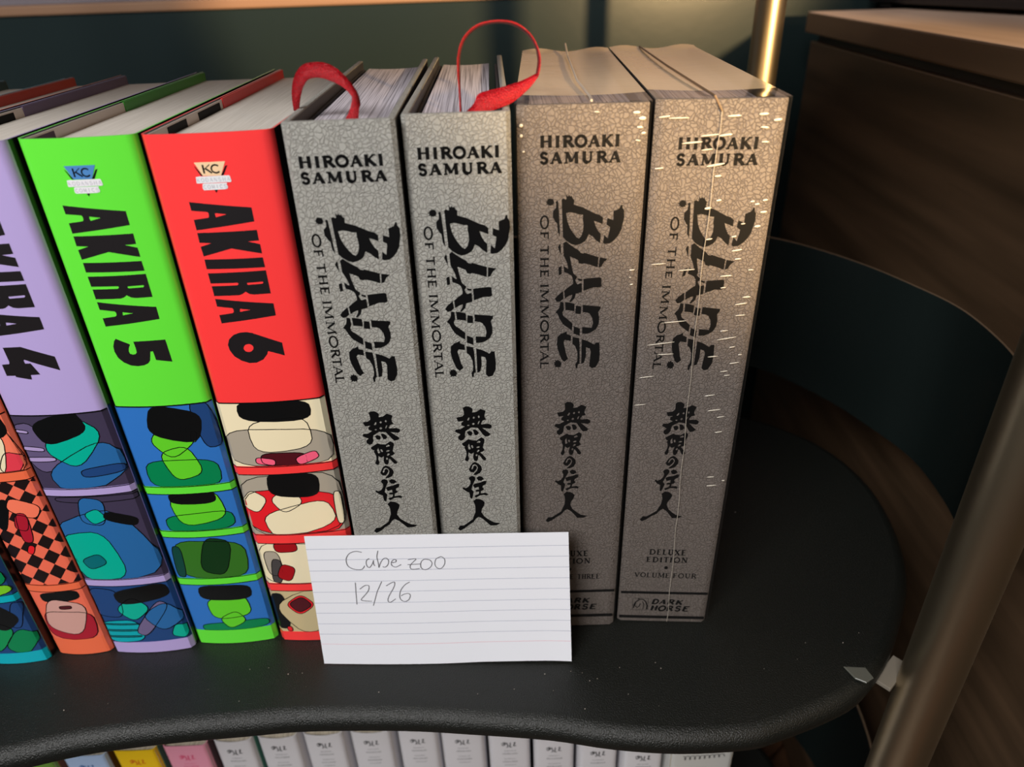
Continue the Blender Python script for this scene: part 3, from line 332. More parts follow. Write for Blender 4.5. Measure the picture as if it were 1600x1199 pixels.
for (x, y, r) in ((.198, .2262, .0130), (.1845, .5475, .0101), (-.43, .205, .0118), (-.40, .5475, .0101)):
    bm = bmesh.new(); tube(bm, [(x, y, -.5), (x, y, .62)], r, 40); o = trpart('pole', bm, M['brass'], False); auto_smooth(o)
for z in (0,):
    trpart('tray_bracket', prism([(.1585, .2332), (.1688, .2322), (.1702, .2262), (.1655, .2235), (.1612, .2262)], z + .0002, z + .0012, .0003, 1), M['clip'], False)
    bm = bmesh.new(); add_box(bm, -.009, .012, -.0042, .0042, -.0012, .0012, bev=.0004); 
    for v in bm.verts: v.co = Matrix.Rotation(math.radians(40), 3, 'Z') @ v.co + Vector((.1858, .2365, z - .011))
    trpart('bracket_plate', bm, mat('pale_plate', (120, 112, 100), .45), False)
# ------------------------------------------------------------------ cabinet and what stands on it
CA = Vector((.309, .804, 0)); yaw = math.atan2(.0155, .3665)
cab = empty('wooden_cabinet', 'dark walnut cabinet with a paler wooden top beside the trolley', 'cabinet', (CA.x, CA.y, -.494)); cab.rotation_euler = (0, 0, -yaw)
cz = .256 + .494
box('top_panel', (0, .55, -.80, 0, cz - .0185, cz), M['oak'], cab, bev=.0015)
for q in (bpy.data.objects['top_panel'],):
    q.data.materials.append(M['oakedge'])
    for p in q.data.polygons:
        if abs(p.normal.z) < .5: p.material_index = 1
box('cabinet_body', (.006, .545, -.79, -.005, 0, cz - .0265), M['walnut'], cab, bev=.001)
box('shadow_gap', (.012, .54, -.78, -.01, cz - .0265, cz - .0185), M['blackplastic'], cab)
bx = empty('electronics_box', 'black plastic box standing on the pale top of the cabinet', 'device', (.41, .72, .2565)); bx.rotation_euler = (0, 0, math.radians(-76))
box('casing', (-.12, .10, 0, .14, .004, .09), M['blackplastic'], bx, bev=.006)
for fx in (-.10, .08):
    for fy in (.015, .125): box('foot', (fx - .008, fx + .008, fy - .008, fy + .008, 0, .0045), M['blackplastic'], bx, bev=.001)
box('side_seam', (-.11, .09, -.0006, .001, .040, .042), M['faded'], bx)
cb = empty('small_case', 'small brown case lying on the cabinet top at the picture edge', 'case', (.418, .575, .2565)); cb.rotation_euler = (0, 0, math.radians(-80))
box('case_body', (-.03, .03, 0, .06, 0, .022), mat('brown_case', (96, 66, 48), .5), cb, bev=.005)
box('case_lid', (-.0305, .0305, -.0005, .0605, .0222, .032), mat('brown_case_lid', (110, 78, 58), .5), cb, bev=.004)
# ------------------------------------------------------------------ books
def book_root(name, label, P, group, h):
    x, y, yaw, lean, w_, dy = P
    ex = Vector((math.cos(yaw) * math.cos(lean), math.sin(yaw) * math.cos(lean), -math.sin(lean))).normalized()
    ez = Vector((math.sin(lean), 0, math.cos(lean))); ez = (ez - ex * ez.dot(ex)).normalized(); ey = ez.cross(ex)
    o = empty(name, label, 'book', (x, y, .0003 + max(0, w_ * math.sin(lean))), group)
    o.rotation_euler = Matrix((ex, ey, ez)).transposed().to_euler()
    return o
def u_cover(w_, d, h, tb, ts, sh, front, lift=0.0, inner=None):
    """case of a book: boards and spine as one shell. front(s) -> y of the spine face"""
    N = 24; out = []
    ss = [-w_ / 2 + w_ * i / N for i in range(N + 1)]
    outer = [(w_ / 2 + s, front(s)) for s in ss]
    inner_ = [(w_ / 2 + s * (1 - 2 * tb / w_), front(s * .98) + ts) for s in reversed(ss)]
    poly = [(sh * d, d)] + outer + [(w_ + sh * d, d), (w_ - tb + sh * d, d)] + inner_ + [(tb + sh * d, d)]
    poly = [poly[0]] + [(a + (sh * b if 0 < i <= len(outer) and b > 0 else 0), b) for i, (a, b) in enumerate(poly)][1:]
    return poly
def round_front(w_, r, bulge):
    def f(s):
        q = s / (w_ / 2); y = -bulge * (1 - q * q)
        e = w_ / 2 - abs(s)
        if e < r: y += r - math.sqrt(max(0, r * r - (r - e) ** 2))
        return y
    return f
BW = {'b1': (-.0747, .2489, .0406, .0046, .0377, .0235), 'b2': (-.036, .2555, .0227, .0055, .0372, .0119), 'b3': (.0024, .2648, -.0025, .0092, .0469, -.046), 'b4': (.0517, .267, -.0652, .0092, .0461, -.044),
      'a2': (-.2795, .2549, .0092, .0014, .0345, .0035), 'a3': (-.2428, .2596, -.0016, -.0069, .0286, -.004), 'a4': (-.2128, .259, .0195, -.0055, .0416, -.0007), 'a5': (-.1706, .263, .0266, -.0014, .0418, .0010), 'a6': (-.1266, .263, .0321, -.0035, .0465, -.0054)}
DB, DA = .179, .185
def zmap(key):
    A_ = {'b1': (.23074, .08303, .0002, 0), 'b2': (.23025, .0773, .0010, 0), 'b3': (.2301, .0720, 0, 0), 'b4': (.2274, .0682, .0010, -.0035)}[key]
    def f(p):
        s, z = p; t = (z - .0720) / (.2301 - .0720)
        return (s + A_[2] * min(max(t, 0), 1.1) + A_[3] * (1 - min(max(t, 0), 1)) * (1 if z < .2 else 0), A_[1] + t * (A_[0] - A_[1]))
    return f
def zshift(key, dz): return lambda p: (p[0], p[1] + dz)
def ink(name, polys, par, wd, mt=None, layer=1, surf=lambda s: 0.0, cuts=()):
    return print_mesh(name, [(0, p, [], layer) if not isinstance(p, tuple) else (0, p[0], p[1], layer) for p in polys], par, [mt or M['ink']], surf, wd / 2, cuts)
def deluxe(key, label, sealed, vol):
    P = BW[key]; w_ = P[4]; h = .2617; sh = -math.tan(P[5] - P[2]); d = DB
    root = book_root('hardcover_book', label, P, 'grey hardcover volumes', h)
    L = M['leather_dim'] if sealed else M['leather']
    fr = round_front(w_, .0014, 0)
    tb = .0026
    poly = u_cover(w_, d, h, tb, .0026, sh, fr)
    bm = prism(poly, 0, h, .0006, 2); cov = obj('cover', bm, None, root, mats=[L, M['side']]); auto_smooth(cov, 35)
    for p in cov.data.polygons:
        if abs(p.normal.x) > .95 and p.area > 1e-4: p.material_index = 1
    # endpapers stand against the boards
    for xa in (tb + .0002, w_ - tb - .0014):
        bm = bmesh.new(); add_box(bm, xa, xa + .0012, .004, d - .003, .003, h - .0042, sh=sh); obj('endpaper', bm, M['endpaper'], root)
    x0, x1 = {'b1': (.0062, w_ - .0042), 'b2': (.0052, w_ - .0072)}.get(key, (.0042, w_ - .0042))
    N = 12; arc_ = []
    for i in range(N + 1):
        t = i / N; xx = x0 + (x1 - x0) * t; yy = d - .004 - .005 * (1 - (2 * t - 1) ** 2); arc_.append((xx + sh * yy, yy))
    fa = [(x1 + sh * .0032, .0032), (x0 + sh * .0032, .0032)]
    bm = prism(arc_ + fa, .003, h - .0036); obj('page_block', bm, M['pages'], root)
    bm = bmesh.new(); tube(bm, [(x0 + .001, .0036, h - .0034), (x1 - .001, .0036, h - .0034)], .0009, 8); obj('head_band', bm, mat('red_head_band', (150, 40, 40), .6) if sealed else M['endpaper'], root)
    zm = zmap(key)
    W_ = w_
    def fitbox(b, f): a = f((b[0], b[1])); c = f((b[2], b[3])); return (a[0], a[1], c[0], c[1])
    q = []
    for ch, a, b in D['author']: bb = fitbox(cm(a) + cm(b), zm); q += letter(ch, bb, .00130)
    ink('author_lettering', q, root, w_)
    q = []
    for a, hs in D['blade']: q.append(([zm(p) for p in pl(a)], [[zm(p) for p in pl(x)] for x in hs]))
    ink('title_lettering', q, root, w_)
    q = []
    for ch, a, b in D['oti']:
        bb = fitbox(cm(a) + cm(b), zm); q += letter(ch, (min(bb[0], bb[2]), min(bb[1], bb[3]), max(bb[0], bb[2]), max(bb[1], bb[3])), .00078, rot=True)
    ink('subtitle_lettering', q, root, w_)
    zk = lambda p: ({'b1': 0.0004, 'b2': 0.0, 'b3': -.0002, 'b4': -.0004}[key] + p[0] + {'b3': -.0028, 'b4': -.0058}.get(key, -.0008 if key == 'b2' else 0) * min(1, max(0, (.148 - p[1]) / .065)),
                    {'b1': p[1], 'b2': .14482 + (p[1] - .14798) * 1.045, 'b3': .13964 + (p[1] - .14798) * 1.04, 'b4': .13704 + (p[1] - .14798) * 1.045}[key])
    q = []
    for a, hs in D['kanji']: q.append(([zk(p) for p in pl(a)], [[zk(p) for p in pl(x)] for x in hs]))
    ink('calligraphy', q, root, w_)
    dz = {'b4': 0, 'b3': .0022, 'b2': .006, 'b1': .009}[key]; f = lambda p: (p[0], p[1] + dz)
    q = []
    for ch, a, b in D['bottom'][:13]: q += letter(ch, fitbox(cm(a) + cm(b), f), .00075)
    for ch, a, b in D['bottom'][13:] + (D['four'] if vol == 'FOUR' else []): q += letter(ch, fitbox(cm(a) + cm(b), f), .0006)
    if vol != 'FOUR':
        bb = fitbox(cm(D['four'][0][1]) + cm(D['four'][0][2]), f); X0, X1 = bb[0], f(pl([D['four'][3][2]])[0])[0]; z0, z1 = min(bb[1], bb[3]), max(bb[1], bb[3])
        st = (X1 - X0) / len(vol)
        for i, ch in enumerate(vol): q += letter(ch, (X0 + i * st * 1.03, z0, X0 + i * st * 1.03 + st * .85, z1), .0006)
    q.append([f(p) for p in pl(D['dot'][0])])
    ink('edition_lettering', q, root, w_)
    rz = [f(p)[1] for p in pl(D['rules'])]
    if key == 'b3': rz = [z + .002 for z in rz]
    ww = w_ / 2 - .0008
    for za, zb in ((rz[0], rz[1]), (rz[2], rz[3])): ink('spine_rule', [[(-ww, za), (ww, za), (ww, zb), (-ww, zb)]], root, w_)
    g = (lambda p: (p[0], p[1] + dz + (.002 if key == 'b3' else 0)))
    q = []
    for ch, a, b in D['pub']: q += letter(ch, fitbox(cm(a) + cm(b), g), .0012, serif=False, slant=.25)
    a, b = [g(p) for p in pl(D['emblem'])]
    cx, cz_ = (a[0] + b[0]) / 2, (a[1] + b[1]) / 2; hw, hh = (b[0] - a[0]) / 2, (b[1] - a[1]) / 2
    fr_ = [(cx - hw, cz_ - hh), (cx + hw, cz_ - hh), (cx + hw, cz_ + hh), (cx - hw, cz_ + hh), (cx - hw, cz_ - hh)]
    q += stroke_quads(fr_, .00018)
    hp = lambda l_: [(cx + x * hw, cz_ + y * hh) for x, y in l_]
    q += stroke_quads(hp([(-.85, -.7), (-.8, -.1), (-.6, .35), (-.1, .8), (.3, .8), (.7, .4), (.9, -.3), (.85, -.9)]), .0006)
    q += stroke_quads(hp([(-.6, .2), (-.7, -.3), (-.35, -.65), (-.1, -.35), (0, .1)]), .00045)
    q += stroke_quads(hp([(.25, .45), (.45, .0), (.4, -.9)]), .0004)
    q += stroke_quads(hp([(-.35, .75), (-.25, 1.0), (-.1, .8)]), .00035)
    ink('publisher_mark', q, root, w_)
    if sealed:
        e = .0006
        bm = bmesh.new(); z1 = h + e
        # wrapped shell: sides
        q4 = [(-e, -e), (w_ + e, -e), (w_ + e + sh * (d + e), d + e), (-e + sh * (d + e), d + e)]
        lo = [bm.verts.new((x, y, .0001)) for x, y in q4]; hi = [bm.verts.new((x, y, z1)) for x, y in q4]
        for i in range(4): bm.faces.new((lo[i], lo[(i + 1) % 4], hi[(i + 1) % 4], hi[i]))
        bmesh.ops.recalc_face_normals(bm, faces=bm.faces)
        obj('shrink_wrap', bm, M['film'], root)
        # top skin, sagging a little between the boards, lifted tab at the back
        bm = bmesh.new(); NX, NY = 14, 18; g_ = []
        for j in range(NY + 1):
            y = -e + (d + 2 * e) * j / NY; row = []
            for i in range(NX + 1):
                u = i / NX; x = -e + (w_ + 2 * e) * u + sh * y
                z = z1 - .0013 * math.sin(math.pi * u) * math.sin(math.pi * j / NY) ** .5
                if j == NY: z = z1 + .0010 * math.sin(u * 9)
                row.append(bm.verts.new((x, y, z)))
            g_.append(row)
        for j in range(NY):
            for i in range(NX): bm.faces.new((g_[j][i], g_[j][i + 1], g_[j + 1][i + 1], g_[j + 1][i]))
        for f in bm.faces:
            if max(v.co.y for v in f.verts) < d * .14: f.material_index = 1
        obj('wrap_top', bm, None, root, True, mats=[M['film_top'], M['film']])
        # weld seam over the top and down the spine
        if key == 'b4':
            top = [(w_ * .36 + sh * d, d, z1 + .0002), (w_ * .39 + sh * d * .5, d * .5, z1), (w_ * .44, 0, z1 + .0002), (w_ * .50, -e - .0002, h - .004)]
            dn = [(w_ * .50, -e - .0003, h - .004), (w_ * .49, -e - .0003, h * .75), (w_ * .51, -e - .0003, h * .5), (w_ * .54, -e - .0003, h * .25), (w_ * .565, -e - .0003, .001)]
            bm = bmesh.new(); tube(bm, [tuple(p + Vector((.00025 * math.sin(i * 1.7), 0, 0))) for i, p in enumerate(smooth_curve(dn, 7))], .00013, 6); obj('wrap_seam', bm, M['seam'], root)
            bm = bmesh.new(); tube(bm, top, .00045, 6); obj('wrap_seam', bm, mat('film_fold', (96, 74, 50), .5), root)
        else:
            top = [(w_ * .50 + sh * d, d, z1 + .003), (w_ * .50 + sh * d * .8, d * .8, z1 + .0004), (w_ * .56, d * .3, z1), (w_ * .575, .012, z1), (w_ * .56, 0, z1 + .0004)]
            bm = bmesh.new(); tube(bm, top, .0005, 6); obj('wrap_seam', bm, M['seam'], root)
        # pinched wrinkles in the film: long low blisters, coloured whitish as lamp glints
        rnd = random.Random(5 if key == 'b4' else 9); bm = bmesh.new()
        if key == 'b4':
            spots = [(.60, .256, 6, .9), (.30, .247, 9, .8), (.43, .2495, 8, .7), (.55, .2495, 6, .9), (.5, .239, 8, 1), (.42, .2445, 5, .6), (.53, .235, 3, 1), (.48, .223, 3, 1.2), (.56, .226, 2.4, 1), (.82, .2565, 4.2, 1.1), (.93, .2545, 3.5, 1.2), (.84, .252, 3.6, .9), (.86, .247, 3.2, .7), (.83, .2255, 2, .8), (.87, .2245, 2.2, .9), (.93, .226, 2.4, .9), (.93, .2215, 3, 1), (.90, .216, 2.8, 1.1), (.78, .217, 2, .6), (.72, .212, 2.4, .7), (.76, .2065, 5, .8), (.78, .203, 3, .7), (.52, .211, 3, .7), (.70, .196, 5.6, .7), (.69, .191, 2.6, .6), (.90, .1985, 2.6, .6), (.90, .187, 4, .8), (.86, .184, 6, .7), (.87, .179, 5, .6), (.75, .172, 4, .6), (.78, .1685, 10, .55), (.84, .1645, 3, .6), (.68, .160, 5.2, .55), (.88, .157, 5, .5), (.80, .153, 4, .5), (.83, .151, 3, .5), (.92, .161, 2, .5), (.70, .141, 5.5, .5), (.76, .1335, 7, .6), (.83, .130, 4, .5), (.83, .122, 4, .5), (.82, .097, 4, .5), (.84, .092, 5.5, .5), (.95, .095, 1.6, .5), (.36, .1985, 8, .5), (.12, .201, 7, .5), (.30, .176, 12, .5), (.20, .166, 14, .5), (.25, .161, 9, .45), (.1, .150, 8, .45), (.06, .136, 6, .4), (.06, .238, 4, .6), (.07, .256, 5, .7), (.18, .2555, 9, .6)]
        else:
            spots = [(.90, .2585, 3.2, 1.2), (.945, .2565, 3, 1.6), (.93, .2535, 2.6, 1), (.96, .2515, 2, 1), (.92, .249, 2.4, .6), (.035, .255, 1.6, 1.6), (.035, .2515, 1.4, 1.4), (.94, .200, 2.6, .7), (.945, .194, 1.6, .6), (.93, .197, 1.2, .4), (.60, .259, 2.6, .5), (.05, .246, 1.2, .8)]
        for u, z, ln, th in spots:
            cx = w_ * u; ln *= .00042; th *= .00042; tilt = math.radians(rnd.uniform(4, 11)) if z < .24 else math.radians(rnd.uniform(-6, 8))
            if cx + ln > w_: ln = max(.0004, w_ - cx)
            cb_ = []
            for a_ in range(5):
                t = math.pi * (a_ + .5) / 5 - math.pi / 2; row = []
                for b_ in range(7):
                    ph = math.pi * b_ / 6; X = ln * math.sin(t); Z = th * math.cos(t) * math.cos(ph); Y = -.00028 * math.cos(t) * math.sin(ph)
                    row.append(bm.verts.new((cx + X * math.cos(tilt) - Z * math.sin(tilt), -e + Y - .00005, z + X * math.sin(tilt) + Z * math.cos(tilt))))
                cb_.append(row)
            for a_, b_ in zip(cb_, cb_[1:]):
                for i in range(6): bm.faces.new((a_[i], a_[i + 1], b_[i + 1], b_[i]))
        o = obj('film_wrinkles', bm, M['wrinkle'], root, True); o['kind'] = 'stuff'
    return root
roots = {}
roots['b1'] = deluxe('b1', 'grey leatherette hardcover without film, ribbon folded over left, right beside the red comic', False, 'ONE')
roots['b2'] = deluxe('b2', 'grey leatherette hardcover without film, with tall red ribbon loop standing above it', False, 'TWO')
roots['b3'] = deluxe('b3', 'sealed grey hardcover, smoother film, between the ribboned books and the outermost book', True, 'THREE')
roots['b4'] = deluxe('b4', 'sealed grey hardcover at the right end of the row, film full of bright glints', True, 'FOUR')
# ribbons (parts of their books)
def ribbon(data, root):
    A_ = smooth_curve([a for a, b in data], 5); B_ = smooth_curve([b for a, b in data], 5); bm = bmesh.new()
    vs = [(bm.verts.new(a), bm.verts.new(a.lerp(b, .5)), bm.verts.new(b)) for a, b in zip(A_, B_)]
    for p, q in zip(vs, vs[1:]):
        bm.faces.new((p[0], p[1], q[1], q[0])); bm.faces.new((p[1], p[2], q[2], q[1]))
    inv = (Matrix.Translation(root.location) @ root.rotation_euler.to_matrix().to_4x4()).inverted()
    for v in bm.verts: v.co = inv @ (v.co * 1)
    o = obj('ribbon_bookmark', bm, M['ribbon'], root, True); md = o.modifiers.new('s', 'SOLIDIFY'); md.thickness = .00025; md.offset = 0
    return o
ribbon(RIB[0], roots['b1']); ribbon(RIB[1], roots['b2'])
# ------------------------------------------------------------------ comics with coloured spines
PAL = dict(taupe=(168, 158, 142), cream=(236, 222, 186), black=(10, 11, 12), maroon=(78, 16, 26), pink=(244, 96, 128), red=(226, 30, 40), dgrey=(70, 66, 66), blood=(160, 14, 24), tan=(196, 178, 136),
           blue=(38, 100, 160), blue2=(30, 66, 120), dgreen=(0, 128, 76), lime=(96, 205, 40), olive=(52, 112, 34), dkgreen=(14, 52, 22), dgrn2=(12, 66, 56), stripe=(96, 84, 120), lpurple=(170, 150, 198),
           teal=(0, 172, 148), dkteal=(0, 104, 112), cyan=(0, 164, 176), dpurple=(62, 54, 78), lilac=(108, 96, 134), salmon=(246, 122, 92), rosy=(226, 62, 78), crimson=(170, 26, 46), skin=(206, 156, 146),
           limegreen=(120, 200, 40), tgreen=(10, 140, 80), sky=(46, 112, 190), dorange=(238, 110, 84), checkblack=(30, 18, 18))
MP = {k: mat('print_' + k, v, .32, spec=.45, coat=.3) for k, v in PAL.items()}
def block(p):
    # plain rounded block with the position, slant and area of the outline (abstract stand-in for the printed pictures)
    n = len(p); A_ = cx = cz = 0
    for i in range(n):
        (x0, z0), (x1, z1) = p[i - 1], p[i]; c = x0 * z1 - x1 * z0; A_ += c / 2; cx += (x0 + x1) * c / 6; cz += (z0 + z1) * c / 6
    if abs(A_) < 1e-9: return p
    cx /= A_; cz /= A_; A_ = abs(A_)
    sxx = sum((x - cx) ** 2 for x, z in p) / n; szz = sum((z - cz) ** 2 for x, z in p) / n; sxz = sum((x - cx) * (z - cz) for x, z in p) / n
    th = .5 * math.atan2(2 * sxz, sxx - szz); ct, st = math.cos(th), math.sin(th)
    a = math.sqrt(max(1e-9, sxx * ct * ct + 2 * sxz * ct * st + szz * st * st)); b = math.sqrt(max(1e-9, sxx * st * st - 2 * sxz * ct * st + szz * ct * ct))
    k_ = math.sqrt(A_ / (3.6 * a * b)); a *= k_; b *= k_; out = []
    for i in range(20):
        t = 2 * math.pi * i / 20; X = a * math.copysign(abs(math.cos(t)) ** .6, math.cos(t)); Z = b * math.copysign(abs(math.sin(t)) ** .6, math.sin(t))
        out.append((cx + X * ct - Z * st, cz + X * st + Z * ct))
    return out
def comic(key, label, col, strips, bg, arts, num, flapc, shift):
    P = BW[key]; w_ = P[4]; h = .2570; sh = -math.tan(P[5] - P[2]); d = DA
    root = book_root('comic_book', label, P, 'tall colour comic volumes', h)
    cmat = mat('jacket_' + key, col, .30, spec=.5, coat=.5)
    fr = round_front(w_, .0022, .0020)
    N = 24; cuts = [-w_ / 2 + w_ * i / N for i in range(1, N)]
    poly = u_cover(w_, d, h, .0008, .0009, sh, fr)
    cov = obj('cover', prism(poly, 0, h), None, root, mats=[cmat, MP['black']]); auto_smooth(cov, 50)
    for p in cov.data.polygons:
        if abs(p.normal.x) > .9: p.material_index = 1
    # inner side of the front cover: white board and coloured flap standing above the pages
    bm = bmesh.new(); add_box(bm, .0009, .0014, .002, d * .44, .004, h - .0006, sh=sh); obj('inside_cover', bm, mat('white_board', (206, 196, 192), .6), root)
    if key in ('a6', 'a4', 'a5'):
        bm = bmesh.new()
        for ya, yb in {'a6': ((.11, .21), (.28, .42)), 'a4': ((.05, .40),), 'a5': ((.04, .12),)}[key]: add_box(bm, .00145, .0016, d * ya, d * yb, h - .0045, h - .0014, sh=sh)
        obj('inside_print', bm, M['ink'] if key != 'a5' else mat('plum_print', (60, 34, 58), .6), root)
    bm = bmesh.new(); add_box(bm, .0009, .0018, d * .44, d - .001, .004, h - .0002, sh=sh); obj('jacket_flap', bm, mat('flap_' + key, flapc, .4), root)
    bm = bmesh.new(); add_box(bm, .0019, w_ - .0011, .0020, d - .003, .003, h - .0044, sh=sh); obj('page_block', bm, M['pages2'], root)
    names = ['ink', 'body'] + list(PAL); mats_ = [M['ink'], cmat] + [MP[k_] for k_ in PAL]; ix = {n_: i for i, n_ in enumerate(names)}
    items = []; E_ = w_ / 2 - .00005
    rect = lambda a, b: [(-E_, a), (E_, a), (E_, b), (-E_, b)]
    for (za, zb), c in zip(bg['z'], bg['c']): items.append((ix[c], rect(za, zb), [], 1))
    lay = 2
    for a in arts:
        if a == 'check':
            for pq in D['check']: items.append((ix['checkblack'], pl(pq), [], 1.5))
            continue
        for c, pp in D['art'][a]:
            o_ = pl(pp); zmid = sum(z for s, z in o_) / len(o_); lo_, hi_ = 0, .1470
            for (za, zb) in bg['z']:
                if za - .001 <= zmid <= zb + .001: lo_, hi_ = za, zb
            o_ = block(o_)
            o_ = [(min(max(s, -E_), E_), min(max(z, lo_), hi_)) for s, z in o_]
            # ink outline: the shape itself a touch larger, in black, just below
            cx_ = sum(s for s, z in o_) / len(o_); cz_ = zmid
            if c not in ('black', 'checkblack'):
                loop = o_ + [o_[0]]
                for qd in stroke_quads(loop, .00042): items.append((0, [(min(max(s, -E_), E_), min(max(z, lo_), hi_)) for s, z in qd], [], lay + .6))
            items.append((ix[c], o_, [], lay)); lay += .35
    lay += 1
    for za, zb in strips:
        items.append((1, rect(za, zb), [], lay))
        t_ = .00045
        if zb > .02: items.append((0, rect(zb - t_, zb), [], lay + .5))
        items.append((0, rect(za, za + t_), [], lay + .5)) if za > .001 else None
    # line under the plain upper field
    items.append((0, rect(.1467, .1473), [], lay))
    print_mesh('spine_artwork', [it for it in items if it], root, mats_, fr, w_ / 2, cuts)
    if shift is not None:
        ds, dz = shift; q = []
        for a, hs in D['akira']: q.append(([(s + ds, z + dz) for s, z in pl(a)], [[(s + ds, z + dz) for s, z in pl(x)] for x in hs]))
        if num: q += [(pl(a), [pl(x) for x in hs]) for a, hs in D[num]]
        print_mesh('title_lettering', [(0, a, b, 1) for a, b in q], root, [mat('title_ink_' + key, (24, 20, 22), .4)], fr, w_ / 2, cuts)
        f = lambda pp: [(s + ds, z + dz) for s, z in pl(pp)]
        K_ = D['kc']; mats2 = [M['ink'], mat('logo_fill_' + key, {'a6': (238, 202, 160), 'a5': (74, 130, 190)}.get(key, (190, 120, 60)), .4), mat('logo_white', (226, 226, 230), .4), mat('logo_grey', (176, 176, 186), .4)]
        it = [(0, f(K_['shl']), [], 1), (0, f(K_['shr']), [], 1), (0, f(K_['tip']), [], 1), (1, f(K_['trap']), [], 2), (2, f(K_['bar1']), [], 3), (2, f(K_['bar2']), [], 3)]
        for ch, a, b in D['kcl']: 
            (x0, z0), (x1, z1) = f([a, b]); it += [(0, q_, [], 3) for q_ in letter(ch, (x0, z0, x1, z1), .00062, serif=False)]
        for tx, a, b in D['kct']:
            (x0, z0), (x1, z1) = f([a, b]); st = (x1 - x0) / len(tx)
            for i, ch in enumerate(tx): it += [(3, q_, [], 4) for q_ in letter(ch, (x0 + i * st + st * .1, z0 + .0001, x0 + (i + .88) * st, z1 - .0001), .00022, serif=False)]
        print_mesh('publisher_logo', it, root, mats2, fr, w_ / 2, cuts)
    return root
comic('a6', 'tall comic with a bright red spine, between the green one and the grey hardcovers', (250, 60, 60), [(.1087, .1135), (.0674, .0733), (.0358, .0411), (0, .0062)],
      dict(z=[(.1135, .147), (.0733, .1087), (.0411, .0674), (.0062, .0358)], c=['cream', 'taupe', 'cream', 'tan']), ['a6'], 'six', (206, 30, 34), (0, 0))
comic('a5', 'tall comic with a vivid green spine, between the lavender one and the red one', (98, 226, 58), [(.0995, .1041), (.0733, .0777), (.0422, .0469), (0, .0098)],
      dict(z=[(.1041, .147), (.0777, .0995), (.0469, .0733), (.0098, .0422)], c=['sky', 'sky', 'sky', 'sky']), ['a5'], 'five', (30, 128, 10), (-.0002, .0004))
comic('a4', 'tall comic with a pale lavender spine, left of the green one', (178, 160, 214), [(.1036, .1080), (.0476, .0523), (0, .0076)],
      dict(z=[(.108, .147), (.0523, .1036), (.0076, .0476)], c=['dpurple', 'dpurple', 'blue2']), ['a4'], 'four_num', (92, 76, 110), (-.0010, -.0005))
comic('a3', 'tall comic with an orange spine and black chequered print, left of the lavender one', (240, 110, 72), [(.1127, .1180), (.0450, .0500), (0, .0110)],
      dict(z=[(.118, .147), (.05, .1127), (.011, .045)], c=['salmon', 'dorange', 'dorange']), ['check', 'a3', 'a3p2', 'a3p3'], None, (176, 42, 22), None)
comic('a2', 'tall comic with a cyan spine foot, leftmost, mostly cut off by the frame', (0, 172, 190), [(.0425, .0475), (0, .0076)],
      dict(z=[(.0475, .147), (.0076, .0425)], c=['blue2', 'blue2']), ['a2'], None, (0, 60, 70), None)
# ------------------------------------------------------------------ lower row of paperbacks
low = [((-.304, .2815), (-.273, .2845), 'green', (104, 150, 60), (30, 60, 30)), ((-.2700, .2865), (-.2450, .2885), 'blue', (170, 194, 226), (30, 80, 140)), ((-.2405 - .0285, .2885), (0, 0), None, None, None)]
TOPZ = -.13
rows = [  # x0, x1, y at left, kind
 (-.3310, -.3045, .283, 'green'), (-.3010, -.2725, .286, 'blue'), (-.2690, -.2410, .2885, 'yellow'), (-.2375, -.2085, .2905, 'pink'), (-.2055, -.1795, .294, 'w'), (-.1770, -.1500, .2955, 'w'), (-.1470, -.1200, .2965, 'w'),
 (-.1160, -.0885, .2970, 'w'), (-.0845, -.0580, .2970, 'w'), (-.0555, -.0270, .2955, 'w'), (-.0240, .0035, .2925, 'w'), (.0060, .0325, .2880, 'w'), (.0350, .0605, .2840, 'w'), (.0635, .0895, .2800, 'w'), (.0930, .1340, .2755, 'wide')]
SP = {'green': (108, 150, 64), 'blue': (168, 192, 226), 'yellow': (238, 196, 26), 'pink': (226, 150, 172), 'w': (206, 204, 208), 'wide': (188, 188, 184)}
IC = {'green': (34, 60, 34), 'blue': (34, 88, 150), 'yellow': (206, 84, 20), 'pink': (206, 60, 104), 'w': (40, 42, 46), 'wide': (70, 70, 70)}
LB = {'green': 'green-spined paperback on the lower tray, leftmost and mostly hidden', 'blue': 'pale blue-spined paperback on the lower tray', 'yellow': 'yellow-spined paperback on the lower tray, between the blue and pink ones', 'pink': 'pink-spined paperback on the lower tray, right of the yellow one', 'wide': 'widest white paperback on the lower tray, at the right end of its row'}
ordn = ['first', 'second', 'third', 'fourth', 'fifth', 'sixth', 'seventh', 'eighth', 'ninth', 'tenth']
side_m = {'a': mat('side_plum', (64, 24, 30), .5), 'b': mat('side_green', (30, 104, 84), .5), 'c': mat('side_grey', (150, 142, 138), .5), 'd': mat('side_brown', (120, 62, 20), .5)}
wi = 0
